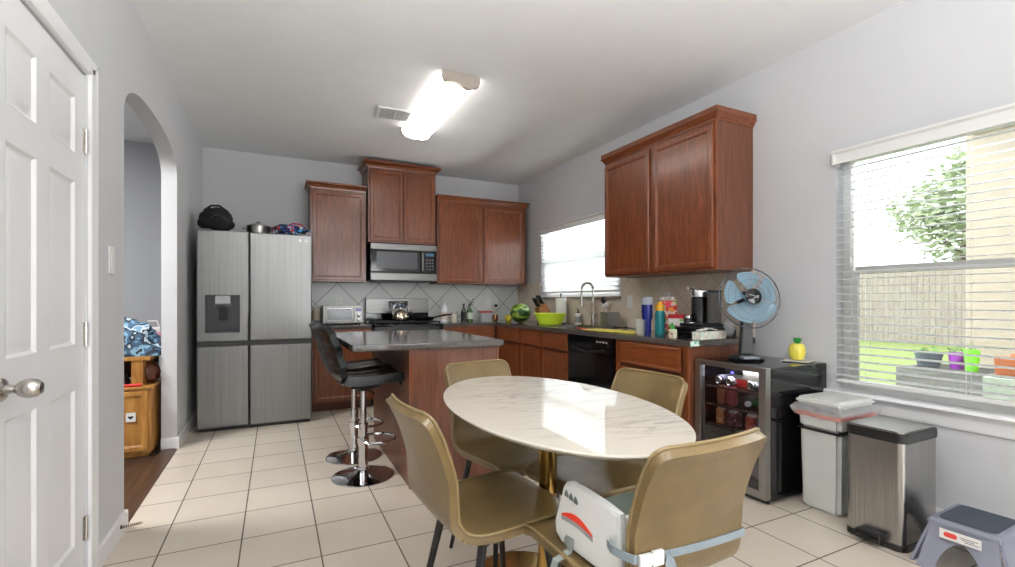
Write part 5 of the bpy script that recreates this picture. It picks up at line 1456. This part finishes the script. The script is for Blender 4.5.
b = MB(); b.box(-.0188, -.0183, -.02, .02, .012, .045); b.build('paper_label', patch_mat('small_print', [(190, 60, 50), (230, 226, 210), (60, 150, 70)], 60), gb)
pd = thing('pod_drawer', 'black pod drawer under the coffee maker', 'drawer box', (2.56, 2.545, CZ), R(-90))
b = MB(); b.box(0, .27, .012, .34, 0, .075, .003); b.build('case', BLACKP, pd)
b = MB(); b.box(.012, .258, 0, .011, .008, .066, .002); dro = b.build('drawer', BLACKG, pd)
b = MB(); b.box(.08, .19, -.007, .0, .03, .045, .002); b.build('grip', BLACKP, dro)
# coffee maker stands on the pod drawer
cf = thing('coffee_maker', 'black coffee maker with a clear water tank on the pod drawer', 'coffee maker', (2.74, 2.425, CZ + .0756), R(-100))
b = MB(); b.box(-.11, .135, -.11, .10, 0, .022, .005); b.build('base', BLACKP, cf)
b = MB(); b.lathe([(.064, .0222), (.064, .205), (.058, .21)], (-.045, .02, 0), 32); b.build('body', BLACKG, cf)
b = MB(); b.lathe([(.066, .2105), (.066, .245), (.06, .258), (.02, .268), (.001, .269)], (-.045, .02, 0), 32); b.build('chrome_head', CHROME, cf)
b = MB(); b.tube([(-.055, -.02, .255), (-.075, -.05, .27), (-.06, -.075, .272)], .01, 8); b.build('lever', CHROME, cf)
b = MB(); b.lathe([(.001, .0225), (.046, .0225), (.047, .03), (.047, .235), (.044, .235), (.044, .032), (.001, .03)], (.085, .03, 0), 28); b.build('water_tank', translucent_mat('smoke_tank', (120, 118, 116), .3, .1, clear=.5), cf)
b = MB(); b.lathe([(.048, .2355), (.048, .255), (.001, .257)], (.085, .03, 0), 28); b.build('tank_lid', BLACKP, cf)
b = MB(); b.lathe([(.03, .0225), (.03, .03), (.001, .031)], (-.03, -.075, 0), 20); b.build('drip_tray', CHROME, cf)
gr = thing('coffee_grinder', 'small black and chrome canister on the pod drawer left of the coffee maker', 'canister', (2.68, 2.50, CZ + .0756))
b = MB(); b.lathe([(.001, 0), (.028, 0), (.028, .055), (.026, .058)], seg=20); b.build('body', BLACKP, gr)
b = MB(); b.lathe([(.0275, .0585), (.0275, .075), (.022, .08), (.001, .081)], seg=20); b.build('lid', CHROME, gr)
tb_ = thing('tissue_box', 'white patterned tissue box at the end of the counter', 'tissue box', (2.62, 2.262, CZ), R(4))
b = MB(); b.box(-.13, .13, -.035, .035, 0, .052, .003); b.build('carton', patch_mat('tissue_print', [(232, 228, 214), (226, 222, 206), (206, 220, 206), (236, 232, 220), (214, 206, 190)], 30), tb_)
b = MB(); b.grid(lambda u, v: ((u - .5) * .17 - .02, (v - .5) * .05, .055 + .022 * math.sin(PI * u) * (.6 + .6 * noise.noise(Vector((u * 6, v * 5, 0)))) + .004), 18, 8, .002); b.build('tissue', mat('tissue_white', (238, 236, 232), .9), tb_)
pbag = MB(); pbag.ball((0, 0, .06), .05, .045, .065, 18, 12, amp=.3, freq=3, flat=-.06, seed=12); tag(pbag.build('plastic_bag', FILM, loc=(2.83, 2.29, CZ), angle=70), 'clear crumpled plastic bag at the end of the counter by the fan', 'bag')

# ------------------------------------------------------------------ hall furniture seen through the arch
hc = thing('wooden_cabinet', 'honey oak cabinet standing on the dark hall floor', 'cabinet', (-1.62, 4.26, 0))
b = MB(); b.box(0, .80, .02, .5, .03, .50, .004); b.box(.02, .78, .05, .48, 0, .03); b.build('body', OAK, hc)
b = MB(); b.box(-.015, .815, .0, .51, .4995, .518, .004); b.build('top', OAK, hc)
for x0, x1 in ((.02, .395), (.405, .78)):
    b = MB(); b.panel(x0, x1, .05, .485, .0195, .018, RING_D); b.build('door', OAK, hc, angle=20)
b = MB(); b.box(.655, .712, -.0005, .0012, .27, .335); nt_ = b.build('white_tag', PLASTIC_W, hc)
b = MB(); hp = [(.6835 + .016 * math.sin(a) ** 3, .30 + .0009 * (13 * math.cos(a) - 5 * math.cos(2 * a) - 2 * math.cos(3 * a) - math.cos(4 * a))) for a in [2 * PI * i / 24 for i in range(24)]]
b.prism(hp, -.0012, -.0004, 'Y'); b.build('heart_mark', BLACKP, nt_)
hs = thing('wooden_shelf', 'low oak shelf unit on top of the hall cabinet', 'shelf', (-1.60, 4.30, .5185))
b = MB(); b.box(0, .77, .0, .40, .185, .212, .004); b.build('top', OAK, hs)
for x in (.02, .34, .655):
    b = MB(); b.box(x, x + .07, .01, .39, 0, .1845, .003); b.build('post', OAK, hs)
b = MB(); b.box(.0, .755, .36, .38, .02, .1845); b.build('back_board', ramp_mat('dark_oak', [(.3, (70, 44, 22)), (.7, (96, 62, 34))], .6, (6, 6, 1), 5, 5), hs)
mk = MB(); mk.cyl((-.05, 0, .011), (.05, .01, .011), .011, seg=12); tag(mk.build('marker_pen', mat('marker_red', (214, 52, 50), .4), loc=(-.93, 4.275, .5187)), 'red marker pen on the edge of the hall cabinet', 'pen')
dk = MB(); dk.box(-.1, .1, -.06, .06, 0, .045, .006); dk.box(-.09, .09, -.05, .05, .046, .085, .006); tag(dk.build('book_stack', mat('dark_cover', (40, 38, 42), .6), loc=(-1.09, 4.42, .5187)), 'dark folded stack inside the oak shelf unit', 'box')
bc = MB(); bc.ball((0, 0, .08), .075, .1, .08, 16, 12, amp=.2, flat=-.08, seed=4); tag(bc.build('brown_bag', mat('brown_leather', (88, 46, 30), .5), loc=(-.87, 4.47, .5187)), 'reddish brown bag under the right end of the oak shelf', 'bag')
lp = MB()
lp.ball((0, 0, .0), .38, .18, .29, 40, 22, amp=.3, freq=3.2, flat=.0, seed=6)
tag(lp.build('clothes_pile', patch_mat('cloth_pile_print', [(120, 156, 184), (196, 212, 224), (44, 52, 62), (70, 100, 128), (130, 170, 196), (36, 42, 50)], 11, voronoi=False), loc=(-1.16, 4.50, .7315), angle=70), 'pile of pale blue and dark clothes on the oak shelf', 'clothes')
hb = thing('hand_bag', 'small white and pink bag behind the hall clothes pile', 'bag', (-.88, 4.64, .7312))
b = MB(); b.box(-.06, .06, -.035, .035, .0, .20, .012); b.build('body', mat('bag_white', (214, 206, 208), .5), hb)
b = MB(); b.box(-.061, .061, -.036, .036, .13, .165, .004); b.build('pink_band', mat('bag_pink', (214, 150, 160), .5), hb)
b = MB(); b.tube([(-.045, 0, .2), (-.03, 0, .25), (.03, 0, .25), (.045, 0, .2)], .006, 7); b.build('handle', mat('bag_white', (214, 206, 208)), hb)

# ------------------------------------------------------------------ added glowing dome behind the camera, unseen fill for the room
ll = thing('fill_dome', 'round glowing dome added on the ceiling behind the camera as unseen fill light', 'ceiling light', (-.1, -1.3, HC))
b = MB(); b.lathe([(.20, 0), (.20, -.03), (.19, -.035)], seg=36); b.build('pan', NICKEL, ll)
EM2 = EMIT.copy(); EM2.name = 'fill_dome_glow'; EM2.node_tree.nodes['Principled BSDF'].inputs['Emission Strength'].default_value = 60
b = MB(); b.lathe([(.19, -.036), (.18, -.06), (.12, -.09), (.001, -.10)], seg=36); b.build('dome', EM2, ll)
